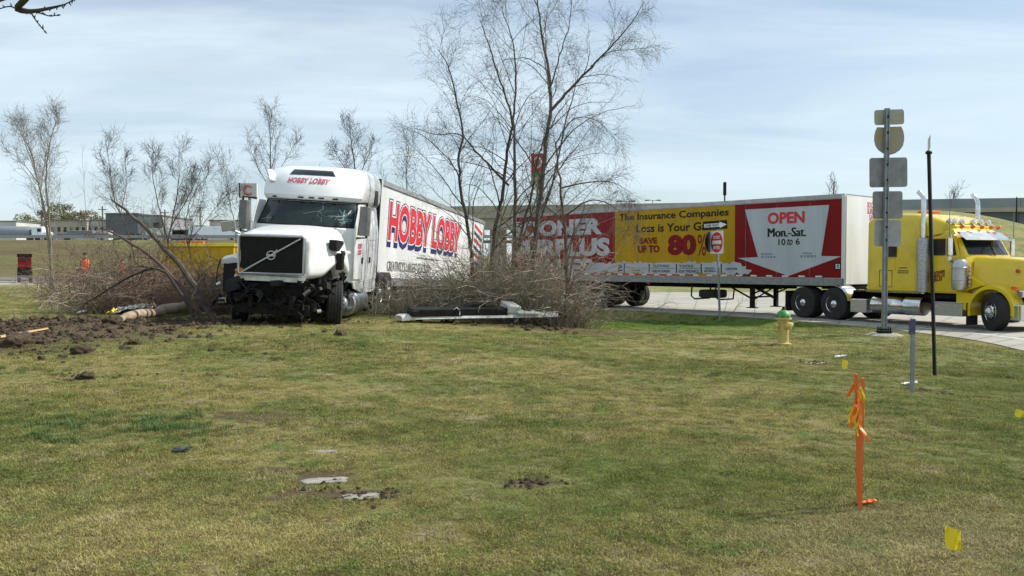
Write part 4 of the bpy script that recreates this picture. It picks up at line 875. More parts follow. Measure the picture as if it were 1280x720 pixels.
wtx("CREATIVITY'S LARGEST SELECTION", w_at(484, 330)[0], w_at(537, 338)[0], 1.55, 1.86, M['dark_rail'], bold=.01)
for k in range(7):
    xx = w_at(603, 300)[0]; z_ = 1.6+k*.3
    decal(WT, [(xx+.1, z_), (xx+2.0, z_+.3), (xx+2.0, z_+.43), (xx+.1, z_+.13)], ((0, 1.29, 0), (1, 0, 0), (0, 0, 1)), M['red'] if k % 2 == 0 else M['navy'], 'stripe_graphic', -.002)
trailer_wheels(WT, (-12.6, -13.85), M['galv'])
m_ = MB(); m_.box((.02, 0, 2.6), (.03, 2.5, 2.9)); m_.build('nose_panel', M['trailer_white'], WT)
# ------------------------------------------------------------------ bare trees
class Bag:
    def __init__(s): s.items = []
    def tube(s, *a, **k):
        m_ = MB(); m_.tube(*a, **k); s.items.append(m_)
def grow(mbs, p, d, L, r, lev, R_, droop=.0, up=.1, wander=.16, kids=(9, 6, 4), lenf=.5, maxlev=3, rmin=.0035, start=.25):
    n = max(5, min(12, int(L/.16)+3)); wander = wander*(1.0 if lev < 2 else 1.5); P = [Vector(p)]; d = Vector(d).normalized(); seg = L/n; D = [d]; up = up*(1 if lev < 2 else .5)
    for i in range(n):
        d = (d+Vector((R_.gauss(0, wander), R_.gauss(0, wander), R_.gauss(0, wander)+up-droop*(i/n))))
        d.normalize(); P.append(P[-1]+d*seg); D.append(d)
    rr_ = [max(rmin*.55, r*(1-.8*i/n)) for i in range(n+1)]
    mbs[min(lev, len(mbs)-1)].tube(P, rr_, 6 if lev == 0 else (5 if r > .03 else (4 if r > .012 else 3)), caps=False)
    branch(mbs, P, D, rr_, L, lev, R_, droop, up, wander, kids, lenf, maxlev, rmin, start)
def branch(mbs, P, D, rr_, L, lev, R_, droop, up, wander, kids, lenf, maxlev, rmin, start):
    if lev >= maxlev: return
    k = kids[min(lev, len(kids)-1)]; n = len(P)-1
    for j in range(k):
        t = start+(1-start)*(j+R_.random())/k; f = t*n; i = min(n-1, int(f)); q = P[i].lerp(P[i+1], f-i); dd = D[min(i+1, n)]
        a = R_.uniform(0, 6.28); ax = dd.cross(Vector((math.cos(a), math.sin(a), .3))).normalized()
        ang = R_.uniform(.35, .95); nd = (dd*math.cos(ang)+ax*math.sin(ang))
        ln_ = max(L*(lenf if lev == 0 else .55)*(1.2-.85*t)*R_.uniform(.5, 1.4), .35 if maxlev > 2 else .2); rad_ = max(rmin, min(rr_[i]*R_.uniform(.3, .5), ln_*.012))
        grow(mbs, q, nd, ln_, rad_, lev+1, R_, droop*1.15, up, wander if lev > 0 else wander*.9, kids, lenf, maxlev, rmin, .12)
def tree(name, label, stems, m, seed, kids=(9, 6, 4), droop=0, up=.1, lenf=.45, maxlev=3, group=None, rmin=.003, wander=.13, cat='tree', start=.25, mc=None):
    """stems: list of (points, r0, r1)"""
    R_ = random.Random(seed); base = Vector(stems[0][0][0]); e = empty(name, base, label=label, cat=cat, group=group); mt, ml, mc_ = MB(), Bag(), MB()
    Lmain = None
    for si, (P, r0, r1) in enumerate(stems):
        P = [Vector(p)-base for p in P]; Q = [Vector(q) for q in catmull(P, 5)]
        Q = [q+Vector((R_.gauss(0, 1), R_.gauss(0, 1), 0))*(.012 if 0 < i < len(Q)-1 else 0) for i, q in enumerate(Q)]
        n = len(Q)-1; rr_ = [r0+(r1-r0)*i/n for i in range(n+1)]; mt_ = mt if si == 0 else MB(); mt_.tube(Q, rr_, 8, caps=True); (mt_.build('stem', m, e, True) if si else None)
        D = [(Q[min(i+1, n)]-Q[max(i-1, 0)]).normalized() for i in range(n+1)]; L = sum((Q[i+1]-Q[i]).length for i in range(n)); L0 = L if (si == 0 or Lmain is None) else Lmain; Lmain = Lmain or L; kk = (max(3, int(kids[0]*min(1.2, L/Lmain*.9+.1))),)+tuple(kids[1:])
        branch([mt, ml, mc_], Q, D, rr_, min(L, Lmain)*.85, 0, R_, droop, up, wander, kk, lenf, maxlev, rmin, start)
    mt.build('trunk', m, e, True); [q.build('limb', m, e, True) for q in ml.items]
    if mc_.v: mc_.build('crown', mc or m, e, True)
    return e
def gz(p): p = Vector(p); p.z = tzf(p.x, p.y)-.1; return p
def stem(pp, Y, r0, r1, base=None, dy=0):
    n = len(pp); P = [at(x_, y_, Y+dy*i/(n-1)) for i, (x_, y_) in enumerate(pp)]
    P[0] = gz(P[0]) if base is None else base
    return (P, r0, r1)
kb = (24, 9, 4)
tree('bare_tree', 'slender dark tree leaning left over the lettered side of the white trailer', [stem([(596, 400), (590, 340), (587, 300), (577, 240), (573, 200), (578, 167), (570, 125), (562, 88), (548, 62)], 23, 0.0555, 0.00888)], M['bark_dark'], 11, kb, start=.2, droop=.10, up=.04, lenf=.42)
tree('bare_tree', 'dark forked trunk standing second from the left in the clump between the trailers', [stem([(613, 405), (614, 340), (618, 290), (628, 240), (634, 190), (640, 150), (628, 110), (612, 60), (600, 25)], 24, 0.0666, 0.00888), stem([(636, 232), (612, 207), (594, 188), (574, 168), (545, 168), (518, 160)], 24, 0.0333, 0.00592, base=at(636, 232, 24))], M['bark_dark'], 12, kb, start=.15, droop=.16, up=.03, lenf=.40)
tree('bare_tree', 'pale straight trunk in the middle of the clump, its crown feathered with fine twigs', [stem([(640, 405), (642, 330), (643, 270), (644, 210), (642, 150), (645, 100), (640, 50), (628, 15)], 23, 0.0592, 0.00888), stem([(650, 300), (665, 240), (672, 200), (684, 160)], 23, 0.037, 0.0148, base=at(643, 320, 23))], M['bark'], 13, kb, start=.12, droop=.16, up=.03, lenf=.40)
tree('bare_tree', 'tallest bare tree of the clump with a strong limb forking up to the right', [stem([(660, 408), (666, 330), (674, 260), (681, 190), (688, 138), (686, 90), (678, 45), (672, 5), (668, -40)], 22.5, 0.0777, 0.00888), stem([(688, 138), (712, 112), (738, 84), (762, 60), (788, 30), (806, 2)], 22.5, 0.0407, 0.00592, base=at(687, 140, 22.5)), stem([(686, 110), (700, 70), (712, 30), (716, -15)], 22.5, 0.0222, 0.00444, base=at(687, 112, 22.5)), stem([(738, 84), (760, 66), (785, 62), (812, 60)], 22.5, 0.0148, 0.0037, base=at(738, 84, 22.5))], M['bark'], 14, kb, start=.15, droop=.16, up=.02, lenf=.36)
tree('bare_tree', 'crooked short tree at the right of the clump trailing branches over the red lettering', [stem([(706, 408), (708, 350), (706, 290), (701, 235), (694, 178)], 22, 0.0518, 0.0185), stem([(700, 232), (735, 228), (765, 228), (792, 243)], 22, 0.0222, 0.0037, base=at(701, 235, 22)), stem([(704, 262), (740, 250), (772, 262), (800, 290)], 22, 0.0222, 0.0037, base=at(705, 270, 22)), stem([(694, 178), (715, 150), (745, 150), (770, 175)], 22, 0.0185, 0.0037, base=at(694, 180, 22))], M['bark'], 15, (16, 8, 5), droop=.22, up=.03, lenf=.5, start=.1)
tree('bare_tree', 'thin dark leaning tree just behind the tallest one in the clump', [stem([(652, 400), (662, 320), (690, 230), (708, 150), (724, 90)], 25, 0.0444, 0.00888)], M['bark_dark'], 16, (12, 7, 4), droop=.1, up=.04, lenf=.42)
kd = (20, 7, 3)
# trees further left beyond the brush
tree('bare_tree', 'bare tree at the left edge of the picture with several upright stems', [stem([(66, 362), (60, 300), (48, 230), (38, 190), (22, 150)], 36, 0.0495, 0.0066), stem([(62, 290), (52, 240), (58, 190), (60, 155)], 36, 0.022, 0.0055, base=at(62, 300, 36)), stem([(45, 225), (25, 200), (5, 185)], 36, 0.0165, 0.0055, base=at(47, 228, 36))], M['bark_pale'], 21, kd, up=.12, lenf=.28, rmin=.005)
tree('bare_tree', 'pale twin-stemmed tree right of the leftmost one, beside the grey lot', [stem([(68, 358), (62, 310), (52, 245), (30, 175), (20, 160)], 34, 0.04675, 0.0066), stem([(66, 352), (62, 280), (58, 215), (66, 165), (72, 150)], 34, 0.044, 0.0066)], M['bark_pale'], 22, kd, up=.12, lenf=.27, rmin=.005)
tree('bare_tree', 'slim straight sapling between the pale twin stems and the brush pile', [stem([(110, 352), (109, 300), (106, 245), (103, 195)], 38, 0.01925, 0.0033)], M['bark_pale'], 23, (8, 4), up=.12, lenf=.28, maxlev=2, rmin=.005)
tree('bare_tree', 'fan-shaped young tree standing behind the dark grey warehouse end', [stem([(176, 345), (160, 290), (143, 250), (138, 215), (132, 180)], 40, 0.033, 0.0055), stem([(150, 268), (158, 230), (156, 195)], 40, 0.01925, 0.0044, base=at(150, 270, 40))], M['bark'], 24, kd, up=.12, lenf=.32, rmin=.006)
tree('bare_tree', 'dense round-headed bare tree above the yellow truck in the brush', [stem([(205, 372), (208, 330), (212, 290), (222, 240), (224, 190)], 40, 0.0605, 0.00825), stem([(210, 300), (198, 255), (190, 215), (192, 190)], 40, 0.033, 0.0055, base=at(210, 305, 40)), stem([(214, 280), (236, 245), (250, 215)], 40, 0.0275, 0.0055, base=at(213, 285, 40))], M['bark'], 25, (15, 9, 5), up=.1, lenf=.34, rmin=.006)
tree('bare_tree', 'low sprawling bare tree between the round-headed one and the crashed truck', [stem([(243, 372), (240, 330), (232, 290), (238, 250), (262, 215)], 32, 0.033, 0.0055), stem([(236, 300), (262, 270), (285, 240)], 32, 0.0165, 0.0044, base=at(235, 305, 32))], M['bark'], 26, kd, up=.1, lenf=.42, rmin=.005)
tree('bare_tree', 'tall bare tree rising behind the left shoulder of the crashed truck cab', [stem([(345, 345), (340, 270), (338, 215), (338, 175), (336, 145)], 44, 0.0495, 0.0066), stem([(340, 235), (320, 205), (310, 175)], 44, 0.022, 0.0055, base=at(340, 240, 44)), stem([(339, 225), (360, 195), (372, 172)], 44, 0.01925, 0.0055, base=at(339, 228, 44))], M['bark'], 27, kd, up=.13, lenf=.36, rmin=.006)
tree('bare_tree', 'bare tree behind the truck roof with a wide head of dark twigs', [stem([(448, 340), (446, 270), (444, 215), (440, 185), (436, 162)], 40, 0.055, 0.0077), stem([(446, 230), (428, 205), (415, 185)], 40, 0.0275, 0.0055, base=at(446, 235, 40)), stem([(445, 225), (458, 200), (466, 182)], 40, 0.0275, 0.0055, base=at(445, 228, 40))], M['bark_dark'], 28, kd, up=.08, lenf=.34, rmin=.006)
tree('bare_tree', 'faint small tree showing just above the white trailer roof', [stem([(512, 330), (510, 270), (508, 220), (512, 175)], 46, 0.0385, 0.0055)], M['bark'], 29, kd, up=.1, lenf=.4, rmin=.006)
tree('bare_tree', 'faint thin tree left of the truck cab, mostly behind its mirror', [stem([(296, 350), (294, 290), (286, 245), (282, 205)], 46, 0.033, 0.0055)], M['bark'], 30, kd, up=.12, lenf=.42, rmin=.006)
for (px, py, Yd, lab, sd_) in ((1042, 232, 150, 'small bare tree far off above the front of the advertising trailer', 41), (1192, 244, 150, 'tiny bare tree beyond the overpass behind the yellow tractor', 42)):
    tree('bare_tree', lab, [([gz(at(px, 300, Yd)), at(px, 262, Yd), at(px, py+8, Yd), at(px, py, Yd)], .25, .05)], M['bark'], sd_, (12, 7), up=.1, lenf=.35, maxlev=2, rmin=.03)
# broken trees leaning down to the left of the crash
tree('broken_tree', 'snapped tree leaning left, its foot beside the crashed truck', [stem([(268, 388), (240, 352), (205, 310), (168, 272), (140, 250)], 19.5, .085, .02, base=gz(at(268, 388, 19.5)))], M['bark'], 51, (12, 6, 3), up=.05, lenf=.3, wander=.2)
tree('broken_tree', 'thinner split tree lying parallel beneath the snapped leaning one', [stem([(258, 388), (225, 358), (190, 322), (150, 296), (128, 285)], 19.8, .06, .015, base=gz(at(258, 388, 19.8)))], M['bark_red'], 52, (12, 6, 3), up=.05, lenf=.32, wander=.22)
tree('broken_tree', 'dark bent limb arching over the brush pile to the left', [stem([(250, 385), (205, 340), (165, 345), (120, 372), (105, 380)], 19.2, .04, .01, base=gz(at(250, 385, 19.2)))], M['bark_dark'], 53, (10, 5, 3), up=.02, lenf=.35, wander=.2)
tree('broken_tree', 'pale forked twig standing in front of the brush by the truck fender', [stem([(240, 372), (250, 350), (262, 330), (258, 310)], 18.6, .018, .006, base=at(240, 374, 18.6))], M['bark_pale'], 54, (6, 3), up=.05, lenf=.4, maxlev=2)

# overhanging limb top left: its tree stands just outside the picture
ob = Vector((-4.6, 4.6, 0)); tip = [at(-20, 4, 3.6), at(22, 12, 3.6), at(40, 14, 3.6), at(68, 9, 3.6), at(84, 4, 3.6), at(97, -4, 3.6)]
R_ = random.Random(9)
e = empty('overhanging_tree', (ob.x, ob.y, tzf(ob.x, ob.y)), label='tree outside the left edge whose dark budded twig hangs into the top corner', cat='tree')
m_ = MB(); b0 = Vector((ob.x, ob.y, tzf(ob.x, ob.y)))
T = [Vector(q) for q in catmull([(0, 0, -.2), (.05, 0, 1.4), (0, .05, 3.0), (-.1, 0, 5.0), (0, -.1, 7)], 6)]
m_.tube(T, [.16-.12*i/len(T) for i in range(len(T))], 10); m_.build('trunk', M['bark'], e, True)
m_ = MB(); LB = [Vector((0, .03, 2.3))]+[Vector(p)-b0 for p in tip]; LB = [Vector(q) for q in catmull(LB, 6)]
m_.tube(LB, [max(.0028, .02-.022*i/len(LB)) for i in range(len(LB))], 6)
for P in ([(40, 14), (52, 17), (62, 20), (72, 19)], [(38, 14), (44, 24), (50, 32), (56, 39)], [(22, 12), (12, 8), (-4, 12)]):
    Q = [Vector(q) for q in catmull([at(x_, y_, 3.6)-b0 for x_, y_ in P], 5)]; m_.tube(Q, [.0035-.0015*i/len(Q) for i in range(len(Q))], 5)
    for i, q in enumerate(Q):
        if i % 3 == 1: m_.tube([q, q+Vector((R_.uniform(-.012, .012), 0, R_.uniform(.004, .018)))], [.004, .0015], 5)
    m_.tube([Q[-1], Q[-1]+(Q[-1]-Q[-2]).normalized()*.012], [.0045, .002], 5)
for i, q in enumerate(LB):
    if i % 2 and i > 8: m_.tube([q, q+Vector((R_.uniform(-.01, .01), 0, R_.choice((-1, 1))*.014))], [.004, .0015], 5)
m_.build('limb', M['bark_dark'], e, True)
m_ = MB(); mm_ = MB()
for i in range(14):
    t = R_.uniform(.35, 1); q = T[int(t*(len(T)-1))]; a = R_.uniform(1.2, 5.0); grow([m_, mm_], q, (math.cos(a), math.sin(a), .7), 1.8*(1.3-t), .03, 1, R_, up=.1, maxlev=3, kids=(5, 4, 3))
mm_.build('crown', M['bark'], e, True)

# ------------------------------------------------------------------ brush: separate shrubs of arching stems
def shrub(name, label, c, w, h, n, m, seed, dens=3, arch_=1.0, group=None, dep=None):
    R_ = random.Random(seed); c = Vector(c); m_ = MB(); dep = dep or w*.6
    for i in range(n):
        a = R_.uniform(0, 6.28); rr_ = math.sqrt(R_.random()); P = [Vector((math.cos(a)*rr_*w*.5, math.sin(a)*rr_*dep*.5, -.05))]
        b = R_.uniform(0, 6.28); L = h*R_.uniform(.5, 1.45); d = Vector((math.cos(b)*R_.uniform(.1, .8), math.sin(b)*.5, 1)).normalized(); k = 7; gx_, gy_ = R_.gauss(0, .1), R_.gauss(0, .1)
        r0 = R_.choice((.006, .008, .010, .014))
        for q in range(k):
            d = (d+Vector((R_.gauss(0, .27)+gx_, R_.gauss(0, .22)+gy_, -.20*arch_*q/k*R_.uniform(.3, 2.4)))).normalized(); P.append(P[-1]+d*L/k)
        m_.tube(P, [max(.003, r0*(1-.7*q/k)) for q in range(k+1)], 3, caps=False)
        for q in range(dens):
            j = R_.randint(2, k-1); s_ = P[j]; dd = (P[j+1]-P[j]).normalized(); dd = (dd+Vector((R_.gauss(0, .8), R_.gauss(0, .8), R_.gauss(0, .5)))).normalized(); Lk = L*R_.uniform(.1, .3); PP = [s_]
            for z_ in range(3): dd = (dd+Vector((R_.gauss(0, .25), R_.gauss(0, .25), R_.gauss(0, .25)))).normalized(); PP.append(PP[-1]+dd*Lk/3)
            m_.tube(PP, [.004, .0035, .003, .002], 3, caps=False)
    o = m_.build(name, m, None, True); o.location = (c.x, c.y, tzf(c.x, c.y)-.02); tag(o, label, 'shrub', group); return o
G1 = 'tan shrubs of the thicket between the two trailers'
for i, (px, Yd, w, h, n, mm, lab) in enumerate((
    (490, 21.0, 1.5, .95, 150, 'brush', 'low tan shrub touching the rear wheels of the crashed truck'),
    (520, 21.6, 1.9, 1.15, 190, 'brush', 'tan shrub in front of the small dark slogan on the white trailer'),
    (556, 21.4, 1.9, 1.2, 200, 'brush', 'tan shrub below the last red letters of the white trailer'),
    (590, 21.9, 1.8, 1.55, 230, 'brush', 'tan shrub round the foot of the leaning dark tree'),
    (622, 21.4, 1.8, 2.1, 280, 'brush', 'tall tan shrub at the feet of the middle trunks'),
    (655, 21.6, 1.9, 2.7, 360, 'brush', 'tallest tan shrub, a mound of arching stems in front of the big trunk'),
    (690, 21.2, 1.6, 1.45, 220, 'brush', 'tan shrub covering the first letters of the red trailer panel'),
    (722, 21.4, 1.1, .95, 130, 'brush', 'greyer tan shrub at the right end of the thicket'),
    (640, 23.6, 3.0, 2.6, 320, 'brush_dark', 'darker brown shrub behind the trunks of the clump'),
    (560, 24.0, 2.6, 1.7, 240, 'brush_dark', 'darker brown shrub against the middle of the white trailer'))):
    g0 = at(px, 400, Yd+.6); shrub('shrub', lab, (g0.x, g0.y, 0), w, h*.98, int(n*.8), M[mm], 60+i, dens=4)
for i, (px, Yd, w, h, n, mm, lab) in enumerate((
    (110, 22.5, 1.8, 1.0, 170, 'brush', 'olive tan scrub at the left end of the brush pile'),
    (150, 23.0, 2.2, 1.3, 240, 'brush_dark', 'red-brown shrub under the tip of the snapped tree'),
    (195, 23.5, 2.2, 1.15, 230, 'brush_dark', 'red-brown shrub in front of the yellow truck cab end'),
    (235, 22.5, 2.0, 1.0, 220, 'brush_dark', 'dark shrub behind the foot of the snapped tree'),
    (272, 22.0, 1.5, 1.1, 210, 'brush_dark', 'dark shrub against the torn right fender of the crashed truck'),
    (215, 27.5, 4.0, 1.2, 200, 'brush_dark', 'wide shrub far back in the brush pile, below the dense round tree'),
    (130, 27.5, 3.5, 1.3, 200, 'brush_dark', 'low wide shrub at the back of the brush, by the orange vest'))):
    g0 = at(px, 400, Yd); shrub('shrub', lab, (g0.x, g0.y, 0), w*1.1, h*1.45, n, M[mm], 80+i, arch_=1.3, dens=5)
for i, (px, Yd, w, h, lab) in enumerate(((95, 66, 6, 2.2, 'far low scrub in front of the tan pickup'), (150, 72, 8, 2.6, 'far scrub under the dark warehouse'), (200, 70, 7, 2.4, 'far scrub beside the yellow recovery truck'), (60, 78, 6, 1.8, 'far thin scrub by the red utility truck'), (290, 66, 7, 2.6, 'far scrub between the yellow recovery truck and the crashed cab'))):
    g0 = at(px, 340, Yd); shrub('shrub', lab, (g0.x, g0.y, 0), w, h, 150, M['brush_dark'], 120+i, dens=5)
# fallen twigs in the ditch grass and in front of the truck
def sticks(name, label, spots, m, r, seed, cat='branch'):
    R_ = random.Random(seed); c = ground_at(*spots[0]); m_ = MB(); 
    for px, py in spots:
        g0 = ground_at(px, py)-c; a = R_.uniform(-.5, .5)+(3.14 if R_.random() < .5 else 0); mbs = [m_, m_, m_]
        grow(mbs, g0+Vector((0, 0, .04)), (math.cos(a), math.sin(a)*.6, .10), R_.uniform(.8, 1.7), r, 0, R_, droop=.1, up=.05, kids=(6, 4), maxlev=2, wander=.2, lenf=.5)
    o = m_.build(name, m, None, True); o.location = c; return tag(o, label, cat)
sticks('fallen_branch', 'dead forked branch lying on the bright green grass below the trailer rear', [(850, 410)], M['bark_pale'], .035, 4)
sticks('fallen_branch', 'loose grey twigs tangled in the shaded ditch left of the one way post', [(800, 398), (830, 400), (770, 396), (785, 402)], M['bark_pale'], .022, 5)
sticks('fallen_branch', 'thin brush trailing along the grass at the foot of the one way post', [(880, 402), (905, 397)], M['bark_pale'], .020, 6)
sticks('fallen_branch', 'pale broken sticks on the ground in front of the crashed truck', [(300, 393), (322, 397), (270, 396)], M['bark_pale'], .028, 7)
sticks('fallen_branch', 'snapped twigs heaped against the torn front fender of the crashed truck', [(285, 386), (292, 384), (278, 388), (300, 388)], M['bark_red'], .018, 9)
sticks('fallen_branch', 'greyish broken boughs lying across the brush left of the crash', [(215, 386), (190, 388), (232, 390), (160, 386)], M['bark_pale'], .03, 10)
sticks('fallen_branch', 'dark sticks scattered under the broken nose of the truck', [(360, 398), (385, 399), (340, 396)], M['bark_red'], .02, 8)
# log
c0 = ground_at(150, 403); c1 = ground_at(244, 392)
m_ = MB(); L_ = c1-c0; P = [Vector((0, 0, .06)), L_*.2+Vector((0, -.05, .13)), L_*.45+Vector((0, .03, .12)), L_*.5+Vector((0, .05, .17)), L_*.8+Vector((0, 0, .2)), L_+Vector((0, 0, .32))]
q_ = [Vector(q) for q in catmull(P, 5)]; R_ = random.Random(1)
m_.tube(q_, [(.07 if i < 2 else (.10 if i < 11 else .125))*(.96+.08*R_.random()) for i in range(len(q_))], 12)
lg = empty('log', c0, label='peeled broken log lying along the edge of the churned soil', cat='log'); m_.build('trunk_piece', M['log'], lg, True)
m_ = MB(); m_.tube([q_[-1]+Vector((-.04, 0, .02)), q_[-1]+Vector((.10, -.05, .14))], [.10, .02], 5); m_.tube([q_[8]+Vector((0, -.05, .05)), q_[8]+Vector((.08, -.12, .16))], [.03, .015], 5); m_.build('split_end', M['wood_fresh'], lg, True)
# a pale broken board in the dirt
g0 = ground_at(0, 425); g1 = ground_at(60, 417); m_ = MB(); m_.tube([Vector((0, 0, .05)), g1-g0+Vector((0, 0, .09))], [.03, .02], 5); o = m_.build('wood_splinter', M['wood_fresh'], None); o.location = g0; tag(o, 'long fresh wood splinter lying on the dark soil clods', 'wood')
# crumpled white plastic by the log
def crumple(name, label, cat, g, w, d, h, m, seed, nx_=12, ny_=8):
    R_ = random.Random(seed); rows = []
    for j in range(ny_+1):
        rows.append([Vector(((i/nx_-.5)*w+R_.gauss(0, w*.025), (j/ny_-.5)*d+R_.gauss(0, d*.03), .02+h*(math.sin(math.pi*j/ny_)**.8)*abs(math.sin(i*1.3+seed))*.5+h*R_.random()*.5+h*.5*i/nx_)) for i in range(nx_+1)])
    m_ = MB(); m_.loft(rows, closed=False); o = m_.build(name, m, None); s_ = o.modifiers.new('thick', 'SOLIDIFY'); s_.thickness = .012
    o.location = g; return tag(o, label, cat)
crumple('plastic_sheet', 'crumpled pale plastic fairing panel dumped behind the peeled log', 'debris', ground_at(166, 393)+Vector((0, .15, 0)), .95, .6, .22, M['plastic_white'], 3)
crumple('plastic_scrap', 'small yellow plastic scrap at the left end of the log', 'debris', ground_at(141, 396), .22, .15, .2, M['flag'], 5, 4, 3)
crumple('plastic_scrap', 'small white scrap on the soil left of the yellow scrap', 'debris', ground_at(102, 394), .2, .15, .1, M['plastic_white'], 6, 4, 3)
crumple('plastic_scrap', 'dark blue plastic ring crushed flat on the open lawn', 'debris', ground_at(227, 566), .15, .10, .03, M['bluegrey'], 7, 6, 4)
for q, lab in (((272, 394), 'pale splinter of trim in front of the crashed truck tyre'), ((300, 395), 'white shard beside the pale broken sticks'), ((1050, 449), 'thin white scrap on the lawn near the small leaning flag'), ((1137, 483), 'white rag at the foot of the grey stub post')):
    crumple('plastic_scrap', lab, 'debris', ground_at(*q), .2, .1, .06, M['plastic_white'], q[0], 4, 3)
# torn bumper lying across the lawn
g0 = ground_at(505, 403); g1 = ground_at(697, 409); ang = math.atan2(g1.y-g0.y, g1.x-g0.x); Lb = (g1-g0).length
DB = empty('torn_bumper', g0+Vector((0, -.25, .02)), (rad(4), 0, ang), 'black and white bumper torn off the truck, lying in front of the thicket', 'debris')
m_ = MB(); m_.loft([[Vector((x_, y_, z_+b)) for y_, z_ in ((0, .02), (.03, .10), (.12, .13), (.45, .10), (.50, .03))] for x_, b in ((0, 0), (.1, .03), (.5, .03), (1.6, .02), (2.6, .0), (Lb, -.02))]); m_.build('white_shell', M['plastic_white'], DB, True)
m_ = MB(); m_.box((.85, .14, .20), (1.25, .3, .18), (.1, .01, 0)); m_.box((2.0, .16, .18), (1.35, .3, .18), (.05, .02, 0)); m_.box((.28, .1, .19), (.18, .3, .14)); m_.build('black_grille_section', M['black'], DB, bevel=.025)
m_ = MB(); m_.prism([(1.35, .18), (1.75, .34), (2.15, .36), (2.2, .18)], (0, .2, 0), (1, 0, 0), (0, 0, 1), -.22); m_.prism([(3.0, .10), (3.15, .17), (3.35, .19), (3.35, .07)], (0, .1, 0), (1, 0, 0), (0, 0, 1), -.2); m_.build('torn_bracket', M['black'], DB, bevel=.01)
m_ = MB(); m_.box((2.82, .2, .24), (.36, .42, .2), (.2, .1, .05)); m_.box((3.2, .1, .12), (.6, .3, .08), (.1, .05, 0)); m_.build('white_corner', M['plastic_white'], DB, bevel=.03)
m_ = MB(); m_.tube([(1.2, .0, .22), (1.3, -.02, .30), (1.4, 0, .22), (1.38, -.02, .12)], .012, 5); m_.build('loose_strap', M['plastic_white'], DB)

# ------------------------------------------------------------------ soil clods
def clod_mesh(seed, name='clod'):
    R_ = random.Random(seed); b = bmesh.new(); bmesh.ops.create_icosphere(b, subdivisions=3 if name != 'clod' else 2, radius=1)
    for v in b.verts: v.co *= 1+.6*noise.noise(v.co*1.6+Vector((seed, 0, 0)))+.55*noise.noise(v.co*4+Vector((0, seed, 0)))
    me_ = bpy.data.meshes.new(name); b.to_mesh(me_); b.free(); me_.materials.append(M['mud']); return me_
cm = [bpy.data.objects.new('clod', clod_mesh(i)) for i in range(5)]
k = 0; pts = []
R_ = random.Random(2)
big = []
while len(pts) < 3200:
    x_, y_ = R_.uniform(-13, 1.5), R_.uniform(12.5, 21)
    if R_.random() < float(dirt_at(x_, y_))**1.5: pts.append((x_, y_))
for _ in range(300):
    x_, y_ = R_.uniform(-12, -1), R_.uniform(9, 20)
    if R_.random() < math.exp(-((x_+9)/4.5)**2-((y_-15.5)/3.6)**2): pts.append((x_, y_))
NB = len(pts)
ex = [(107, 475), (95, 476), (40, 520), (165, 430), (205, 410), (15, 505), (85, 470), (232, 400), (60, 440), (370, 422), (1018, 452), (1022, 454), (1170, 490), (1165, 489), (1178, 493), (300, 440), (255, 470), (160, 470), (350, 450), (140, 515), (460, 625), (450, 622), (470, 618), (412, 612), (350, 592), (670, 604), (660, 606), (1130, 486)]
for q in ex:
    g0 = ground_at(*q)
    for i in range(14): pts.append((g0.x+R_.gauss(0, .13), g0.y+R_.gauss(0, .08)))
pa = np.array(pts); n = len(pa); sz = .010+.065*rs.rand(n)**4.0+.06*(rs.rand(n) < .02); sz[3200:NB] *= .45; sz[NB:] = .008+.016*rs.rand(n-NB)
scatter('soil_clods', np.stack([pa[:, 0], pa[:, 1], tz(pa[:, 0], pa[:, 1])], 1), rs.rand(n)*6.28, sz, rs.randint(0, 5, n), cm, 'dark broken soil clods thrown up across the left of the lawn', 'soil')
for q, s_, lab in (((22, 432), .20, 'largest dark clod of earth at the left edge of the torn soil'), ((104, 442), .13, 'flat dark clod in the lower edge of the churned soil'), ((168, 431), .09, 'lone clod right of the churned soil'), ((107, 474), .10, 'flattened clod on the open lawn below the churned soil'), ((140, 403), .12, 'clod just below the yellow scrap')):
    o = bpy.data.objects.new('soil_clod', clod_mesh(int(s_*100)+40, 'soil_clod')); COL.objects.link(o); g0 = ground_at(*q); o.location = g0+Vector((0, 0, s_*.25)); o.scale = (s_*1.2, s_, s_*.75); o.data.shade_smooth(); tag(o, lab, 'soil clod')
# flat concrete lids sunk in the lawn
for q, (w_, d_), lab in (((405, 601), (.36, .17), 'largest pale concrete lid sunk flat in the lawn'), ((402, 565), (.26, .13), 'smallest concrete lid, uphill of the largest one'), ((458, 621), (.36, .17), 'cracked concrete lid to the lower right of the largest one'), ((1018, 454), (.42, .2), 'pale flat stone in the grass near the hydrant')):
    g0 = ground_at(*q); R_ = random.Random(q[0]); nn = 14; P = []
    for i in range(nn):
        a = 2*math.pi*i/nn; s_ = (abs(math.cos(a))**4+abs(math.sin(a))**4)**-.25; P.append((math.cos(a)*w_/2*s_*R_.uniform(.85, 1.1), math.sin(a)*d_/2*s_*R_.uniform(.8, 1.1)))
    m_ = MB(); m_.prism(P, (0, 0, -.045), (1, .05, 0), (0, 1, 0), .054); o = m_.build('concrete_lid', M['concrete'], None, bevel=.008); o.location = g0; o.rotation_euler = (0, 0, rad(8)); tag(o, lab, 'concrete lid')

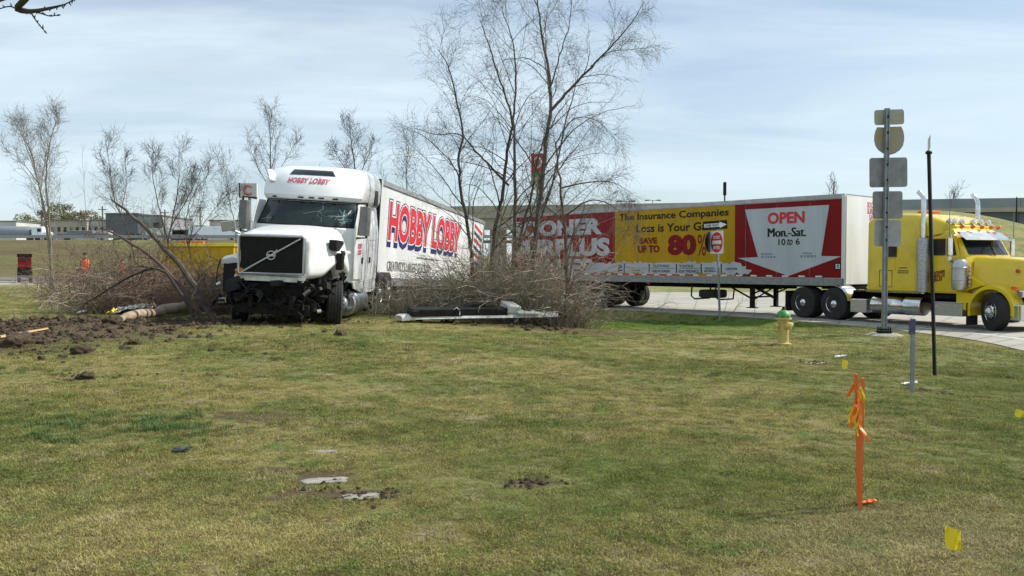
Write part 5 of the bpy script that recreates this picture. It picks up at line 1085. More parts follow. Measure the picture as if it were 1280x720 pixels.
# ------------------------------------------------------------------ hydrant
g0 = ground_at(979, 431)
HY = empty('fire_hydrant', g0, (0, 0, rad(20)), 'yellow fire hydrant with green bonnet standing on the lawn by the road', 'fire hydrant')
m_ = MB(); m_.lathe([(.0, -.05), (.13, -.05), (.16, .0), (.16, .035), (.115, .045), (.105, .07), (.11, .10), (.108, .16), (.112, .30), (.115, .36), (.112, .42), (.115, .50), (.13, .52), (.165, .53), (.165, .565), (.13, .575), (.12, .58)], (0, 0, 0), (0, 0, 1), 32); m_.build('barrel', M['hyd_yellow'], HY, True)
m_ = MB(); m_.lathe([(.15, .575), (.152, .60), (.14, .63), (.12, .665), (.085, .70), (.05, .72), (.0, .73)], (0, 0, 0), (0, 0, 1), 32); bn = m_.build('bonnet', M['hyd_green'], HY, True)
m_ = MB(); m_.lathe([(.045, .715), (.045, .74), (.028, .745), (.026, .79), (.0, .795)], (0, 0, 0), (0, 0, 1), 6); m_.build('operating_nut', M['frame'], bn)
for k in range(8):
    a = k*math.pi/4; m_ = MB(); m_.lathe([(0, 0), (.014, 0), (.014, .03), (0, .03)], (math.cos(a)*.15, math.sin(a)*.15, .50), (0, 0, 1), 6); m_.v = [(x_, y_, z_+.065) for x_, y_, z_ in m_.v]; m_.build('bolt', M['frame'], HY)
for d_, r_ in (((1, 0, 0), .055), ((-1, 0, 0), .055), ((0, -1, 0), .075)):
    d_ = Vector(d_); m_ = MB(); r_ = r_*.8; m_.lathe([(r_*.9, .08), (r_*.95, .14), (r_*1.25, .145), (r_*1.3, .165), (r_*1.3, .20), (r_*1.1, .215), (.02, .22), (.02, .24), (0, .24)], (0, 0, .40), d_, 20); m_.build('nozzle_cap', M['hyd_yellow'], HY, True)
m_ = MB(); m_.tube([(.06, -.2, .40), (.09, -.19, .34), (.13, -.15, .31), (.17, -.09, .34), (.19, -.04, .38)], .006, 5); m_.build('cap_chain', M['frame'], HY)

# ------------------------------------------------------------------ posts and signs
def board(name, px0, py0, px1, py1, Y, m, parent, base, th=.006, round_=.06, tilt=0, shape=None):
    A = at(px0, py0, Y); B = at(px1, py1, Y); w_ = B.x-A.x; h_ = A.z-B.z; c_ = (A+B)/2
    if shape is None:
        P = []; r_ = round_
        for cx_, cz_, a0 in ((w_/2-r_, h_/2-r_, 0), (-w_/2+r_, h_/2-r_, 90), (-w_/2+r_, -h_/2+r_, 180), (w_/2-r_, -h_/2+r_, 270)):
            for i in range(5): a = rad(a0+22.5*i); P.append((cx_+r_*math.cos(a), cz_+r_*math.sin(a)))
    else: P = [(x_*w_/2, z_*h_/2) for x_, z_ in shape]
    if tilt: P = [(x_*math.cos(tilt)-z_*math.sin(tilt), x_*math.sin(tilt)+z_*math.cos(tilt)) for x_, z_ in P]
    m_ = MB(); m_.prism(P, (0, 0, 0), (1, 0, 0), (0, 0, 1), -th); o = m_.build(name, m, parent); o.location = Vector((c_.x, Y, c_.z))-base; return o
b = gz(at(1105, 425, 20.3)); b.z += .1
SP = empty('sign_post', b, label='tall grey steel post carrying five road signs seen from behind', cat='sign post')
tp = at(1109, 136, 20.3)-b; m_ = MB(); m_.box((tp.x/2, 0, tp.z/2+.04), (.11, .07, tp.z-.06), (0, math.atan2(tp.x, tp.z), 0)); m_.box((tp.x/2-.035, -.045, tp.z/2+.04), (.02, .03, tp.z-.1), (0, math.atan2(tp.x, tp.z), 0)); m_.box((tp.x/2+.035, -.045, tp.z/2+.04), (.02, .03, tp.z-.1), (0, math.atan2(tp.x, tp.z), 0)); m_.build('post', M['galv'], SP)
m_ = MB(); m_.lathe([(0, -.1), (.42, -.1), (.42, .02), (.36, .05), (.30, .065), (0, .07)], (0, 0, 0), (0, 0, 1), 28); m_.build('concrete_footing', M['concrete'], SP, True)
m_ = MB(); m_.box((0, 0, .10), (.3, .2, .04)); m_.box((0, 0, .16), (.26, .16, .03)); [m_.cyl((sx_*.12, sy_*.06, .07), (sx_*.12, sy_*.06, .22), .015, 6) for sx_ in (-1, 1) for sy_ in (-1, 1)]; m_.build('slip_base', M['frame'], SP)
Yb = 20.3+.06
board('sign_board', 1093, 137, 1130, 156, Yb, M['signgreen'], SP, b, tilt=rad(2))['label'] = 'small weathered greenish top board'
sh = [(-.8, .95), (-.4, .93), (0, .97), (.4, .99), (.8, 1.0), (.93, .7), (1, .35), (1, .0), (.92, -.35), (.72, -.65), (.4, -.88), (0, -1), (-.4, -.88), (-.72, -.65), (-.92, -.35), (-1, 0), (-1, .35), (-.93, .7)]
board('sign_board', 1093, 158, 1130, 194, Yb, M['rust'], SP, b, shape=sh)['label'] = 'shield-shaped board stained orange'
board('sign_board', 1087, 197, 1134, 234, Yb, M['signback'], SP, b, tilt=rad(1))['label'] = 'widest grey board, third from the top'
board('sign_board', 1091, 239, 1128, 273.5, Yb, M['signback'], SP, b, tilt=rad(.5))['label'] = 'plain grey board, fourth from the top'
board('sign_board', 1093, 275, 1126, 308, Yb+.02, M['signback2'], SP, b, tilt=rad(-1))['label'] = 'pale lowest board'
m_ = MB(); 
for py in (146, 166, 186, 206, 225, 248, 266, 284, 300): q = at(1109-(py-136)/290*4, py, 20.3)-b; m_.box(q+Vector((0, -.05, 0)), (.04, .03, .04))
m_.build('bolts', M['frame'], SP)
# black post with an edge-on blade
b = gz(at(1169, 461, 13.9)); b.z += .1; t_ = at(1161, 190, 13.9)-b
BP = empty('blade_sign_post', b, label='thin black leaning post topped by a street blade seen nearly edge on', cat='sign post')
m_ = MB(); m_.tube([(0, 0, -.1), t_*.995], .032, 4); m_.build('post', M['black'], BP)
m_ = MB(); m_.lathe([(0, 0), (.05, 0), (.05, .03), (.035, .05), (0, .05)], t_-Vector((0, 0, .03)), (0, 0, 1), 12); m_.build('cap', M['black'], BP)
m_ = MB(); u_ = Vector((.40, 1, 0)).normalized(); m_.prism([(-.30, .0), (.30, .0), (.30, .20), (-.30, .20)], t_+Vector((0, 0, .03)), u_, (0, 0, 1), .004); m_.build('blade', M['plastic_white'], BP)
# grey stub post with purple paint
b = gz(at(1140, 487, 11.6)); b.z += .1; t_ = at(1140, 398, 11.6)-b
GP = empty('marker_post', b, label='short square grey marker post with a purple painted head', cat='post')
m_ = MB(); m_.box((0, 0, t_.z/2-.05), (.05, .045, t_.z+.1)); m_.build('post', M['galv'], GP, bevel=.006)
M['purple'] = mat('purple_paint', (.05, .035, .11), (.12, .11, .15), .6, scale=20)
m_ = MB(); m_.box((0, 0, t_.z-.11), (.056, .051, .20)); m_.box((-.045, -.02, t_.z-.13), (.03, .03, .16)); m_.build('painted_head', M['purple'], GP, bevel=.004)
# one way / do not enter post
b = gz(at(900, 393, 29.6)); b.z += .1; t_ = at(896, 277, 29.6)-b
DN = empty('road_sign', b, label='thin post with a black one way arrow sign above a red do not enter sign', cat='road sign')
m_ = MB(); m_.tube([(0, 0, -.1), t_], .04, 4); m_.build('post', M['galv'], DN)
FB = ((0, 0, 0), (1, 0, 0), (0, 0, 1))
A = at(878.5, 287, 29.55)-b; B_ = at(909, 276, 29.55)-b; w_, h_ = B_.x-A.x, B_.z-A.z
o1 = empty('x', (0, 0, 0)); bpy.data.objects.remove(o1)
m_ = MB(); m_.box((0, 0, 0), (w_, .006, h_)); ow = m_.build('one_way_sign', M['ink'], DN, bevel=.0); ow.location = (A+B_)/2+Vector((0, -.03, 0)); ow.rotation_euler = (0, rad(-4), 0)
decal(ow, [(-w_/2+.04, -.06), (w_/2-.25, -.06), (w_/2-.27, -.11), (w_/2-.02, 0), (w_/2-.27, .11), (w_/2-.25, .06), (-w_/2+.04, .06)], ((0, -.005, 0), (1, 0, 0), (0, 0, 1)), M['whiteprint'], 'arrow')
put_text(ow, 'ONE WAY', (-w_/2+.07, w_/2-.28, -.045, .045), ((0, -.010, 0), (1, 0, 0), (0, 0, 1)), M['ink'], bold=.02)
c_ = at(895.5, 303, 29.5)-b
m_ = MB(); P = []
for cx_, cz_, a0 in ((.33, .33, 0), (-.33, .33, 90), (-.33, -.33, 180), (.33, -.33, 270)):
    for i in range(4): a = rad(a0+30*i); P.append((cx_+.05*math.cos(a), cz_+.05*math.sin(a)))
m_.prism(P, (0, 0, 0), (1, 0, 0), (0, 0, 1), .004); dn_ = m_.build('do_not_enter_sign', M['whiteprint'], DN); dn_.location = c_+Vector((0, -.06, 0)); dn_.rotation_euler = (0, 0, rad(-69))
circ = [(math.cos(2*math.pi*i/28)*.345, math.sin(2*math.pi*i/28)*.345) for i in range(28)]
decal(dn_, circ, ((0, -.006, 0), (1, 0, 0), (0, 0, 1)), M['red'], 'red_disc')
decal(dn_, [(-.27, -.06), (.27, -.06), (.27, .06), (-.27, .06)], ((0, -.009, 0), (1, 0, 0), (0, 0, 1)), M['whiteprint'], 'white_bar')
put_text(dn_, 'DO NOT', (-.2, .2, .11, .22), ((0, -.011, 0), (1, 0, 0), (0, 0, 1)), M['whiteprint'], bold=.03); put_text(dn_, 'ENTER', (-.19, .19, -.23, -.12), ((0, -.011, 0), (1, 0, 0), (0, 0, 1)), M['whiteprint'], bold=.03)
m_ = MB(); m_.prism(circ, (0, 0, 0), (1, 0, 0), (0, 0, 1), .004); bk = m_.build('back_sign', M['ink'], DN); bk.location = c_+Vector((-.16, .34, .02)); bk.rotation_euler = (0, 0, rad(52))
# orange stakes with ribbons
b = ground_at(1075, 640); b2 = ground_at(1074, 634)
for (bb_, topx, topy, lab, rib) in ((b, 1078.5, 472.5, 'nearer orange survey lath with yellow and orange ribbons tied on', True), (b2, 1070.5, 467.5, 'orange survey lath crossed just behind the nearer one', False)):
    t_ = at(topx, topy, bb_.y)-bb_; e = empty('survey_stake', bb_, label=lab, cat='survey stake', group='orange survey laths')
    m_ = MB(); w_ = .009
    m_.loft([[p+Vector((x_*w_, y_*.013, 0)) for x_, y_ in ((-1, -1), (1, -1), (1, 1), (-1, 1))] for p in (Vector((0, 0, -.1)), t_*.5, t_)]); m_.build('lath', M['orange'], e)
    R_ = random.Random(int(topx))
    for k in range(6 if rib else 3):
        t = R_.uniform(.72, .95); p = t_*t+Vector((-.02, -.012, 0)); P = [p]; dd = Vector((R_.uniform(-.008, .004), R_.uniform(-.01, .01), -.045)); Ls = R_.randint(2, 6)
        for q in range(Ls): P.append(P[-1]+dd+Vector((R_.gauss(0, .012), R_.gauss(0, .01), 0)))
        m_ = MB(); yel = rib and k % 3 != 0; sx_ = .007 if yel else .012
        m_.loft([[p_+Vector((-sx_, 0, 0)), p_+Vector((sx_, R_.gauss(0, .006), 0))] for p_ in P], closed=False); m_.build('ribbon', M['ribbon_y'] if yel else M['ribbon_o'], e)
    if rib:
        for P in ([(-.02, -.02, .72), (-.06, -.02, .70), (-.09, -.02, .64), (-.085, -.02, .60)], [(-.01, -.02, .73), (-.07, -.02, .71), (-.10, -.02, .67)]):
            m_ = MB(); m_.loft([[Vector(p_)+Vector((-.009, 0, 0)), Vector(p_)+Vector((.009, .004, .006))] for p_ in P], closed=False); m_.build('ribbon', M['ribbon_y'], e)
crumple('orange_scrap', 'faded orange ribbon scrap on the grass at the foot of the stakes', 'debris', ground_at(1085, 632), .10, .05, .025, M['orange'], 4, 6, 3)
# utility flags
for i, (q, fl, s_, rot, lab) in enumerate((((1200, 700), (1182, 657, 1202, 686), 1, 0, 'largest yellow utility flag at the bottom right corner'), ((1059, 497), (1053, 449, 1060, 461), 1, 0, 'small yellow flag bent over near the top of the orange stakes'), ((1290, 540), (1270, 511, 1284, 521), 1, 0, 'yellow flag cut by the right edge of the picture'))):
    g0 = ground_at(*q); e = empty('marker_flag', g0, label=lab, cat='marker flag', group='yellow utility marker flags')
    A = at(fl[0], fl[1], g0.y)-g0; B_ = at(fl[2], fl[3], g0.y)-g0
    m_ = MB(); m_.tube([(0, 0, -.03), Vector((B_.x*.5, 0, B_.z*.45)), Vector((B_.x, 0, B_.z)), Vector((B_.x*.9, 0, A.z))], .0011, 4); m_.build('wire', M['wire'], e)
    rows = []
    for j in range(5):
        t = j/4; rows.append([Vector((A.x+(B_.x-A.x)*(s/5)+.010*t*(i == 0), .02*math.sin(s*1.3+j*.7), (A.z*(1-t)+(B_.z)*t)-(.012*s/5 if i != 1 else .0)-(.02*(1-t)*s/5))) for s in range(6)])
    m_ = MB(); m_.loft(rows, closed=False); o = m_.build('flag', M['flag'], e, True)

# ------------------------------------------------------------------ far background
# overpass on the right and behind the trailers
OA, OB = Vector((-14, 121, 0)), Vector((75, 101, 0)); od = (OB-OA).normalized(); on = Vector((-od.y, od.x, 0)); OL = (OB-OA).length
OV = empty('overpass', OA, (0, 0, math.atan2(od.y, od.x)), 'long grey concrete highway overpass running behind both trailers', 'bridge')
def opart(name, m, c, d, **k): m_ = MB(); m_.box(c, d); return m_.build(name, m, OV, **k)
opart('deck', M['bridge'], (OL/2, 5, 8.1), (OL, 10, .5)); 
for k in range(12):
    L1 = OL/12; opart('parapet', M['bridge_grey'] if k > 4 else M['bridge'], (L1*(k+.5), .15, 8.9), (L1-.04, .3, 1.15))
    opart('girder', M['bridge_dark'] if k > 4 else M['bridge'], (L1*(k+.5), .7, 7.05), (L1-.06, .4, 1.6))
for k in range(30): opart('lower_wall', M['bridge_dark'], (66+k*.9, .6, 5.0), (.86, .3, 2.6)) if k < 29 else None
for k in (1, 3, 5): opart('pier', M['bridge'], (OL/12*(k+.5), 4.5, 3.0), (1.2, 5, 8.2))
for k in range(7): opart('vent_panel', M['ink'], (54.5+k*.95, -.02, 8.75), (.6, .05, .75))
# left highway
HWz = float(tz(-60, 204))
m_ = MB(); m_.box((-120, 212, HWz+.0), (420, 18, .3)); o = m_.build('highway', M['bridge_grey'], None); tag(o, kind='structure')
GR = empty('guardrail', (-120, 202.6, HWz), label='pale guardrail along the raised highway at the far left', cat='guardrail')
m_ = MB(); m_.box((0, 0, .95), (420, .1, .7)); m_.build('rail', M['signback2'], GR)
for k in range(60): bx('post', M['signback2'], GR, (-150+k*5, .15, .5), (.2, .2, 1.2), bevel=0)
# tanker lorry
ty = 212; c_ = at(18, 300, ty); TK = empty('tanker_truck', (c_.x, ty, HWz+.15), (0, 0, 0), 'dark grey tanker truck with a white cab on the far highway', 'truck')
m_ = MB(); m_.lathe([(0, -8.2), (1.1, -8.1), (1.35, -7.6), (1.35, 3.6), (1.1, 4.1), (0, 4.2)], (0, 0, 2.2), (1, 0, 0), 20); m_.build('tank', M['galv'], TK, True)
m_ = MB(); m_.box((-2, 0, .95), (13, 1.6, .3)); m_.build('chassis', M['frame'], TK)
m_ = MB(); m_.box((6.0, 0, 2.1), (2.6, 2.3, 2.7)); m_.box((8.0, 0, 1.5), (1.8, 2.0, 1.4)); cb_ = m_.build('cab', M['white'], TK, bevel=.2); bx('side_window', M['glass'], TK, (6.6, -1.17, 2.6), (.9, .04, .8), bevel=0)
for x_ in (-7, -5.8, 4.0, 5.2, 8.2): m_ = MB(); m_.cyl((x_, -1.2, .5), (x_, 1.2, .5), .5, 14); m_.build('wheel', M['rubber'], TK)
# more highway traffic
for i, (px, L_, h_, mm, lab, cat) in enumerate(((105, 12, 2.4, 'dark_rail', 'low dark flatbed trailer on the far highway right of the tanker', 'trailer'), (172, 5, 1.8, 'bluegrey', 'dark blue van on the highway below the grey warehouse', 'van'), (246, 5, 1.6, 'white', 'white car on the highway left of the crashed truck', 'car'), (268, 12, 3.4, 'white', 'white box lorry on the highway just left of the truck mirror', 'truck'), (225, 4.5, 1.5, 'galv', 'silver car on the highway behind the round-headed tree', 'car'))):
    c_ = at(px, 300, ty-2); e = empty('car' if cat in ('car', 'van') else cat, (c_.x, ty-2, HWz+.15), label=lab, cat=cat)
    m_ = MB()
    if cat in ('car', 'van'): m_.loft([[Vector((x_*L_/2, y_, .35)), Vector((x_*L_/2, y_, zt*h_))] for x_, zt, y_ in ((-1, .55, -.85),)]) if False else None
    prof = {'car': [(-.5, .3), (.5, .3), (.5, .5), (.3, .62), (.15, 1), (-.25, 1), (-.42, .65), (-.5, .6)], 'van': [(-.5, .2), (.5, .2), (.5, .5), (.35, .6), (.22, 1), (-.5, 1)], 'trailer': [(-.5, .35), (.5, .35), (.5, .75), (.2, .75), (.2, 1), (-.3, 1), (-.3, .75), (-.5, .75)], 'truck': [(-.5, .2), (.5, .2), (.5, .6), (.34, .8), (.3, 1), (-.5, 1)]}[cat]
    m_.prism([(x_*L_, z_*h_) for x_, z_ in prof], (0, -.9, 0), (1, 0, 0), (0, 0, 1), -1.8); m_.build('body', M[mm], e, bevel=.08)
    for x_ in (-.33, .33): m_ = MB(); m_.cyl((x_*L_, -.95, .33), (x_*L_, .95, .33), .33, 12); m_.build('wheel', M['rubber'], e)
    if cat == 'car' or cat == 'van': bx('window', M['glass'], e, (0, -.91, h_*.8), (L_*.35, .04, h_*.22), bevel=0)
# buildings behind the highway
M['wall_tan'] = mat('tan_wall', (.44, .38, .31), (.36, .32, .27), .85, scale=.15)
M['wall_pale'] = mat('pale_wall', (.56, .56, .54), (.46, .46, .45), .85, scale=.15)
M['wall_dark'] = mat('dark_metal_wall', (.12, .135, .155), (.10, .11, .13), .7, scale=.3)
M['wall_grey'] = mat('light_grey_wall', (.30, .31, .33), (.26, .27, .28), .8, scale=.3)
def building(label, px0, px1, py, Yd, depth, m, wins, roofm='dark_rail', cols=None):
    A = at(px0, py, Yd); B_ = at(px1, py, Yd); zb = tzf((A.x+B_.x)/2, Yd)-1; w_ = B_.x-A.x; h_ = A.z-zb
    e = empty('building', ((A.x+B_.x)/2, Yd, zb), label=label, cat='building')
    bx('wall', M[m], e, (0, depth/2, h_/2), (w_, depth, h_), bevel=0); bx('roof', M[roofm], e, (0, depth/2, h_+.15), (w_+.5, depth+.5, .3), bevel=0)
    n = wins
    for k in range(n):
        bx('window', M['glass'] if k % 3 else M['dark_rail'], e, (-w_/2+w_*(k+.5)/n, -.03, h_-2.6), (w_/n*.45, .1, 1.4), bevel=0)
    return e
building('long low tan building behind the far highway', 62, 108, 276, 262, 20, 'wall_tan', 6)
building('pale low building right of the tan one, behind the highway', 108, 132, 276, 264, 20, 'wall_pale', 3)
building('dark grey metal warehouse rising above the highway', 132, 172, 267.5, 258, 30, 'wall_dark', 0)
building('lighter grey end block joined to the dark warehouse', 172, 203, 270, 258, 24, 'wall_grey', 2)
building('distant white industrial shed left of the crashed truck', 262, 310, 276, 300, 24, 'wall_pale', 5)
building('far pale shed at the extreme left behind the tanker', -20, 20, 277, 280, 20, 'wall_pale', 4)
building('low grey shed between the warehouse and the white shed', 206, 255, 283, 290, 20, 'wall_grey', 5)
for i, (px, L_, h_, mm, lab) in enumerate(((118, 9, 2.6, 'wall_pale', 'parked pale trailer behind the highway right of the tan building'), (212, 12, 3.2, 'white', 'white box trailer parked beyond the highway, left of the round-headed tree top'), (238, 9, 2.8, 'wall_grey', 'grey trailer parked beyond the highway between two white ones'), (284, 10, 3.4, 'wall_pale', 'pale trailer parked beyond the highway nearest the truck mirror'))):
    c_ = at(px, 300, 240); zb = tzf(c_.x, 240); e = empty('parked_trailer', (c_.x, 240, zb), label=lab, cat='trailer')
    bx('box_body', M[mm], e, (0, 0, 1.1+h_/2), (L_, 2.5, h_), bevel=.05); bx('chassis', M['frame'], e, (0, 0, .9), (L_*.9, 1.5, .3), bevel=0)
    for x_ in (-.38, -.28, .3): m_ = MB(); m_.cyl((x_*L_, -1.2, .5), (x_*L_, 1.2, .5), .5, 12); m_.build('wheel', M['rubber'], e)
for i, (px, pyt, Yd) in enumerate(((52, 262, 225), (128, 258, 230), (206, 262, 225), (250, 256, 230))):
    A = at(px, pyt, Yd); zb = tzf(A.x, Yd); e = empty('utility_pole', (A.x, Yd, zb), label=('leftmost wooden utility pole, behind the tanker cab', 'wooden utility pole at the left end of the dark warehouse', 'wooden utility pole just right of the light grey end block', 'rightmost wooden utility pole, above the yellow recovery truck')[i], cat='utility pole', group='utility poles along the highway')
    m_ = MB(); m_.tube([(0, 0, -1), (0, 0, A.z-zb)], .16, 6); m_.build('pole', M['bark'], e); bx('crossarm', M['bark'], e, (0, 0, A.z-zb-.8), (2.2, .15, .2), bevel=0)
# leafy trees behind the buildings
M['leaf'] = mat('spring_leaves', (.15, .155, .06), (.09, .10, .045), .8, scale=.6)
M['leaf2'] = mat('tan_leaves', (.17, .14, .07), (.11, .10, .05), .8, scale=.6)
def leafy(label, px, pyt, Yd, w_, m, seed):
    c_ = at(px, 290, Yd); zb = tzf(c_.x, Yd)-.5; H_ = at(px, pyt, Yd).z-zb; R_ = random.Random(seed); e = empty('leafy_tree', (c_.x, Yd, zb), label=label, cat='tree')
    m_ = MB(); l_ = MB(); grow([m_, m_, m_], (0, 0, 0), (0, 0, 1), H_*.75, H_*.03, 0, R_, up=.2, kids=(8, 4), maxlev=2, lenf=.5); m_.build('trunk', M['bark'], e, True)
    cl = [(R_.gauss(0, w_*.22), R_.gauss(0, w_*.2), H_*R_.uniform(.4, .92), R_.uniform(.10, .2)*w_) for _ in range(26)]
    for i in range(2600):
        x_, y_, z_, r_ = R_.choice(cl); a, b_ = R_.uniform(0, 6.28), math.acos(R_.uniform(-1, 1)); rr_ = r_*R_.uniform(.5, 1.1)
        p = Vector((x_+rr_*math.sin(b_)*math.cos(a), y_+rr_*math.sin(b_)*math.sin(a), z_+rr_*math.cos(b_)*.8)); s_ = R_.uniform(.15, .4)
        u_ = Vector((R_.gauss(0, 1), R_.gauss(0, 1), R_.gauss(0, 1))).normalized()*s_; v_ = u_.orthogonal().normalized()*s_*.6; l_.add([p-u_, p+v_, p+u_, p-v_], [(0, 1, 2, 3)])
    l_.build('crown', M[m], e); return e
leafy('tall olive leafy tree behind the tan building', 83, 254, 300, 13, 'leaf', 1)
leafy('rounder olive tree right of the tall leafy one', 108, 262, 300, 13, 'leaf2', 2)
leafy('low leafy tree left of the tall olive one', 66, 262, 310, 11, 'leaf2', 3)
leafy('dark low tree peeping above the tanker', 40, 268, 320, 12, 'leaf2', 4)
# lot, red and tan vehicles, workers
M['asphalt'] = mat('worn_asphalt', (.17, .155, .145), (.12, .11, .105), .9, scale=.4)
def sheet(name, P, m, off=.06):
    m_ = MB(); m_.add([Vector((x_, y_, tzf(x_, y_)+off)) for x_, y_ in P], [tuple(range(len(P)))]); o = m_.build(name, m); return tag(o, kind='structure')
Pq = []
for (x0_, x1_, ya, yb, nm, mm) in ((-95, -34, 96, 104, 'gravel_track', 'concrete'), (-75, -36, 108, 150, 'parking_lot', 'asphalt')):
    m_ = MB(); m_.loft([[Vector((x_, y_, tzf(x_, y_)+.08)) for x_ in np.linspace(x0_, x1_, 30)] for y_ in np.linspace(ya, yb, 8)], closed=False); o = m_.build(nm, M[mm], None, True); tag(o, kind='structure')
c_ = at(31, 340, 88); zb = tzf(c_.x, 88)
RV = empty('utility_truck', (c_.x, 88, zb), (0, 0, rad(29)), 'red high-sided utility truck seen end on in the lot at far left', 'truck')
bx('box_body', M['panel_red'], RV, (0, 0, 2.0), (1.2, 4, 1.1), bevel=.05); bx('tail_window', M['glass'], RV, (0, -2.02, 2.35), (.9, .05, .3), bevel=0); bx('roof_rack', M['frame'], RV, (0, 0, 2.7), (1.3, 4, .3)); bx('bumper', M['galv'], RV, (0, -2.0, .75), (1.2, .3, .5)); bx('chassis', M['frame'], RV, (0, 0, 1.1), (1.3, 4.4, .7))
for x_ in (-.5, .5):
    for y_ in (-1.4, 1.6): m_ = MB(); m_.cyl((x_-.14, y_, .45), (x_+.14, y_, .45), .45, 16); m_.build('wheel', M['rubber'], RV)
c_ = at(104, 340, 92); PU = empty('pickup', (c_.x, 92, tzf(c_.x, 92)), (0, 0, rad(5)), 'pale tan pickup parked behind the worker in the orange vest', 'pickup')
m_ = MB(); m_.prism([(-1.3, .45), (1.3, .45), (1.3, 1.0), (.8, 1.1), (.45, 1.65), (-.4, 1.65), (-.45, 1.1), (-1.3, 1.1)], (0, -.9, 0), (1, 0, 0), (0, 0, 1), -1.8); m_.build('body', M['wall_tan'], PU, bevel=.06); bx('window', M['glass'], PU, (0, -.92, 1.38), (.7, .04, .35), bevel=0)
for x_ in (-.85, .85): m_ = MB(); m_.cyl((x_, -.95, .38), (x_, .95, .38), .38, 14); m_.build('wheel', M['rubber'], PU)
def person(label, px, Yd, m_top, sd_, arm=.2):
    c_ = at(px, 350, Yd); e = empty('person', (c_.x, Yd, tzf(c_.x, Yd)), (0, 0, rad(20)), label, 'person')
    V_ = [(0, 0, .95), (0, 0, 1.2), (0, 0, 1.42), (0, 0, 1.52), (0, 0, 1.66), (.18, 0, 1.40), (.24, .02, 1.13), (.22, -arm, .93), (.22, -arm-.05, .84), (-.18, 0, 1.40), (-.25, .02, 1.13), (-.24, -.05, .9), (-.24, -.08, .82), (.10, 0, .88), (.12, -.04, .5), (.12, .02, .08), (.12, -.12, .03), (-.10, 0, .88), (-.13, .04, .5), (-.14, .08, .08), (-.14, -.06, .03)]
    E_ = [(0, 1), (1, 2), (2, 3), (3, 4), (2, 5), (5, 6), (6, 7), (7, 8), (2, 9), (9, 10), (10, 11), (11, 12), (0, 13), (13, 14), (14, 15), (15, 16), (0, 17), (17, 18), (18, 19), (19, 20)]
    r_ = [.15, .15, .17, .06, .10, .07, .05, .04, .04, .07, .05, .04, .04, .10, .07, .05, .05, .10, .07, .05, .05]
    me_ = bpy.data.meshes.new('body'); me_.from_pydata(V_, E_, []); o = bpy.data.objects.new('body', me_); COL.objects.link(o); o.parent = e; me_.materials.append(M['denim'])
    sk = o.modifiers.new('skin', 'SKIN'); 
    if not me_.skin_vertices: me_.attributes
    try: sv_ = me_.skin_vertices[0].data
    except Exception: sv_ = None
    if sv_ is None or len(sv_) == 0:
        bmm = bmesh.new(); bmm.from_mesh(me_); bmm.verts.layers.skin.verify(); bmm.to_mesh(me_); bmm.free(); sv_ = me_.skin_vertices[0].data
    for i, q in enumerate(r_): sv_[i].radius = (q, q*.8)
    sv_[0].use_root = True
    ss_ = o.modifiers.new('sub', 'SUBSURF'); ss_.levels = 1; ss_.render_levels = 1
    m_ = MB(); m_.loft([[Vector((a*math.cos(t), b_*math.sin(t), z_)) for t in np.linspace(0, 2*math.pi, 14)[:-1]] for z_, a, b_ in ((.88, .21, .17), (1.1, .20, .17), (1.3, .23, .17), (1.44, .19, .13), (1.49, .10, .09))]); m_.build('vest', M[m_top], e, True)
    m_ = MB(); m_.lathe([(0, 1.56), (.07, 1.57), (.10, 1.64), (.105, 1.71), (.09, 1.78), (0, 1.82)], (0, 0, 0), (0, 0, 1), 14); m_.build('head', M['skin'], e, True)
    m_ = MB(); m_.lathe([(.13, 1.73), (.12, 1.75), (.11, 1.80), (.06, 1.86), (0, 1.87)], (0, 0, 0), (0, 0, 1), 14); m_.build('hair', M['hair'], e, True)
person('worker in a bright orange vest standing behind the brush pile', 107, 46, 'hivis', 1)
person('worker in an orange vest half hidden by brush, right of the other', 153, 64, 'hivis', 2, .1)
# yellow recovery vehicle half hidden in the brush
c_ = at(258, 330, 62); YV = empty('recovery_truck', (c_.x, 62, tzf(c_.x, 62)+.25), (0, 0, 0), 'long low yellow recovery truck half hidden behind the brush', 'truck')
m_ = MB(); m_.box((-.2, 0, 1.75), (5.0, 2.3, 2.1)); m_.build('body', M['panel_yellow'], YV, bevel=.06); bx('deck_edge', M['yellow'], YV, (-.2, 0, 2.92), (5.2, 2.5, .22)); bx('light_strip', M['amber'], YV, (-.6, -1.0, 3.1), (1.6, .2, .14)); bx('locker_door', M['panel_yellow'], YV, (-1.2, -1.16, 1.6), (1.3, .04, 1.2)); bx('locker_door', M['panel_yellow'], YV, (.7, -1.16, 1.6), (1.3, .04, 1.2))  # darker yellow body paints in the shaded side, brighter deck edge the lit top
for x_ in (-1.9, .2, 1.6): m_ = MB(); m_.cyl((x_, -1.15, .5), (x_, 1.15, .5), .5, 16); m_.build('wheel', M['rubber'], YV)
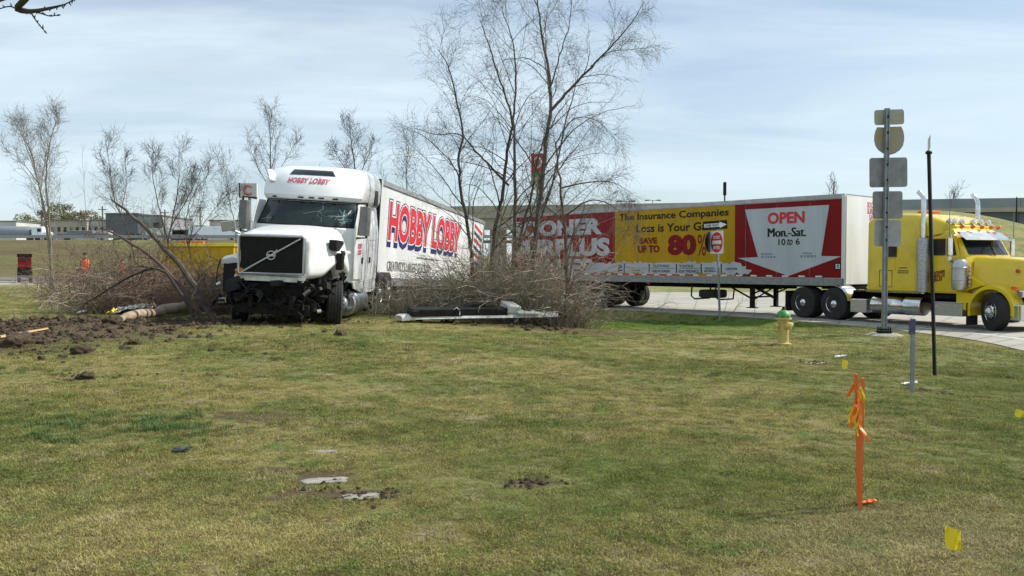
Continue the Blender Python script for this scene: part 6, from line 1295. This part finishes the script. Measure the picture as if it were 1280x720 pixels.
# roadside signs beyond
def pylon(label, px, py0, py1, Yd, w_, panels, base_py=300, boxd=.6):
    A = at(px, py0, Yd); B_ = at(px, py1, Yd); zb = tzf(A.x, Yd); e = empty('pylon_sign', (A.x, Yd, zb), label=label, cat='sign'); H0 = A.z-zb; H1 = B_.z-zb
    m_ = MB(); m_.cyl((0, .3, -1), (0, .3, H0), .22, 10); m_.build('pole', M['galv'], e)
    z = H0
    for f, mm in panels:
        hh = (H0-H1)*f; bx('sign_panel', M[mm], e, (0, 0, z-hh/2), (w_, boxd, hh-.05), bevel=0); z -= hh
    return e, H0, H1
e, H0, H1 = pylon('red and white roadside pylon sign glimpsed through the tall tree', 672, 192, 232, 150, 2.2, ((.58, 'red'), (.16, 'hyd_green'), (.26, 'wall_tan')))
m_ = MB(); zc = H0-(H0-H1)*.28; P = [(math.cos(a)*.55, -.36, zc+math.sin(a)*.85) for a in np.linspace(0, 2*math.pi, 21)]; m_.tube(P, .16, 5); m_.build('emblem', M['whiteprint'], e)
e, H0, H1 = pylon('square white sign with a faded red letter behind the truck mirror', 311, 229, 247, 120, 2.3, ((1.0, 'wall_pale'),))
m_ = MB(); zc = (H0+H1)/2; m_.tube([(math.cos(a)*.6, -.36, zc+math.sin(a)*.6) for a in np.linspace(.7, 5.6, 16)], .13, 5); m_.build('emblem', M['pinkred'], e)
bx('sign_edge', M['frame'], e, (-1.2, 0, zc), (.15, .7, 2.0), bevel=0)
# light poles above the trailer roof
for px, py, Yd, lab, hd in ((906, 229, 80, 'black lamp post sticking up above the advertising trailer roof', 0), (783, 251, 130, 'distant twin lamp pole above the yellow trailer panel', 1), (816, 250, 150, 'faint second lamp pole right of the distant twin one', 1), (1271, 246, 95, 'thin mast at the right edge behind the yellow hood', 0)):
    A = at(px, py, Yd); zb = tzf(A.x, Yd); e = empty('lamp_post', (A.x, Yd, zb), label=lab, cat='lamp post'); H_ = A.z-zb
    m_ = MB(); m_.tube([(0, 0, -.5), (0, 0, H_)], [.10, .06], 8); m_.build('pole', M['black'] if not hd else M['galv'], e)
    if hd:
        m_ = MB(); m_.tube([(-.9, 0, H_-.1), (.9, 0, H_-.1)], .05, 5); m_.box((-1.0, 0, H_-.05), (.7, .3, .2)); m_.box((1.0, 0, H_-.05), (.7, .3, .2)); m_.build('lamp_head', M['dark_rail'], e)
    elif px == 906: bx('lamp_head', M['black'], e, (0, 0, H_-.5), (.25, .25, 1.2))
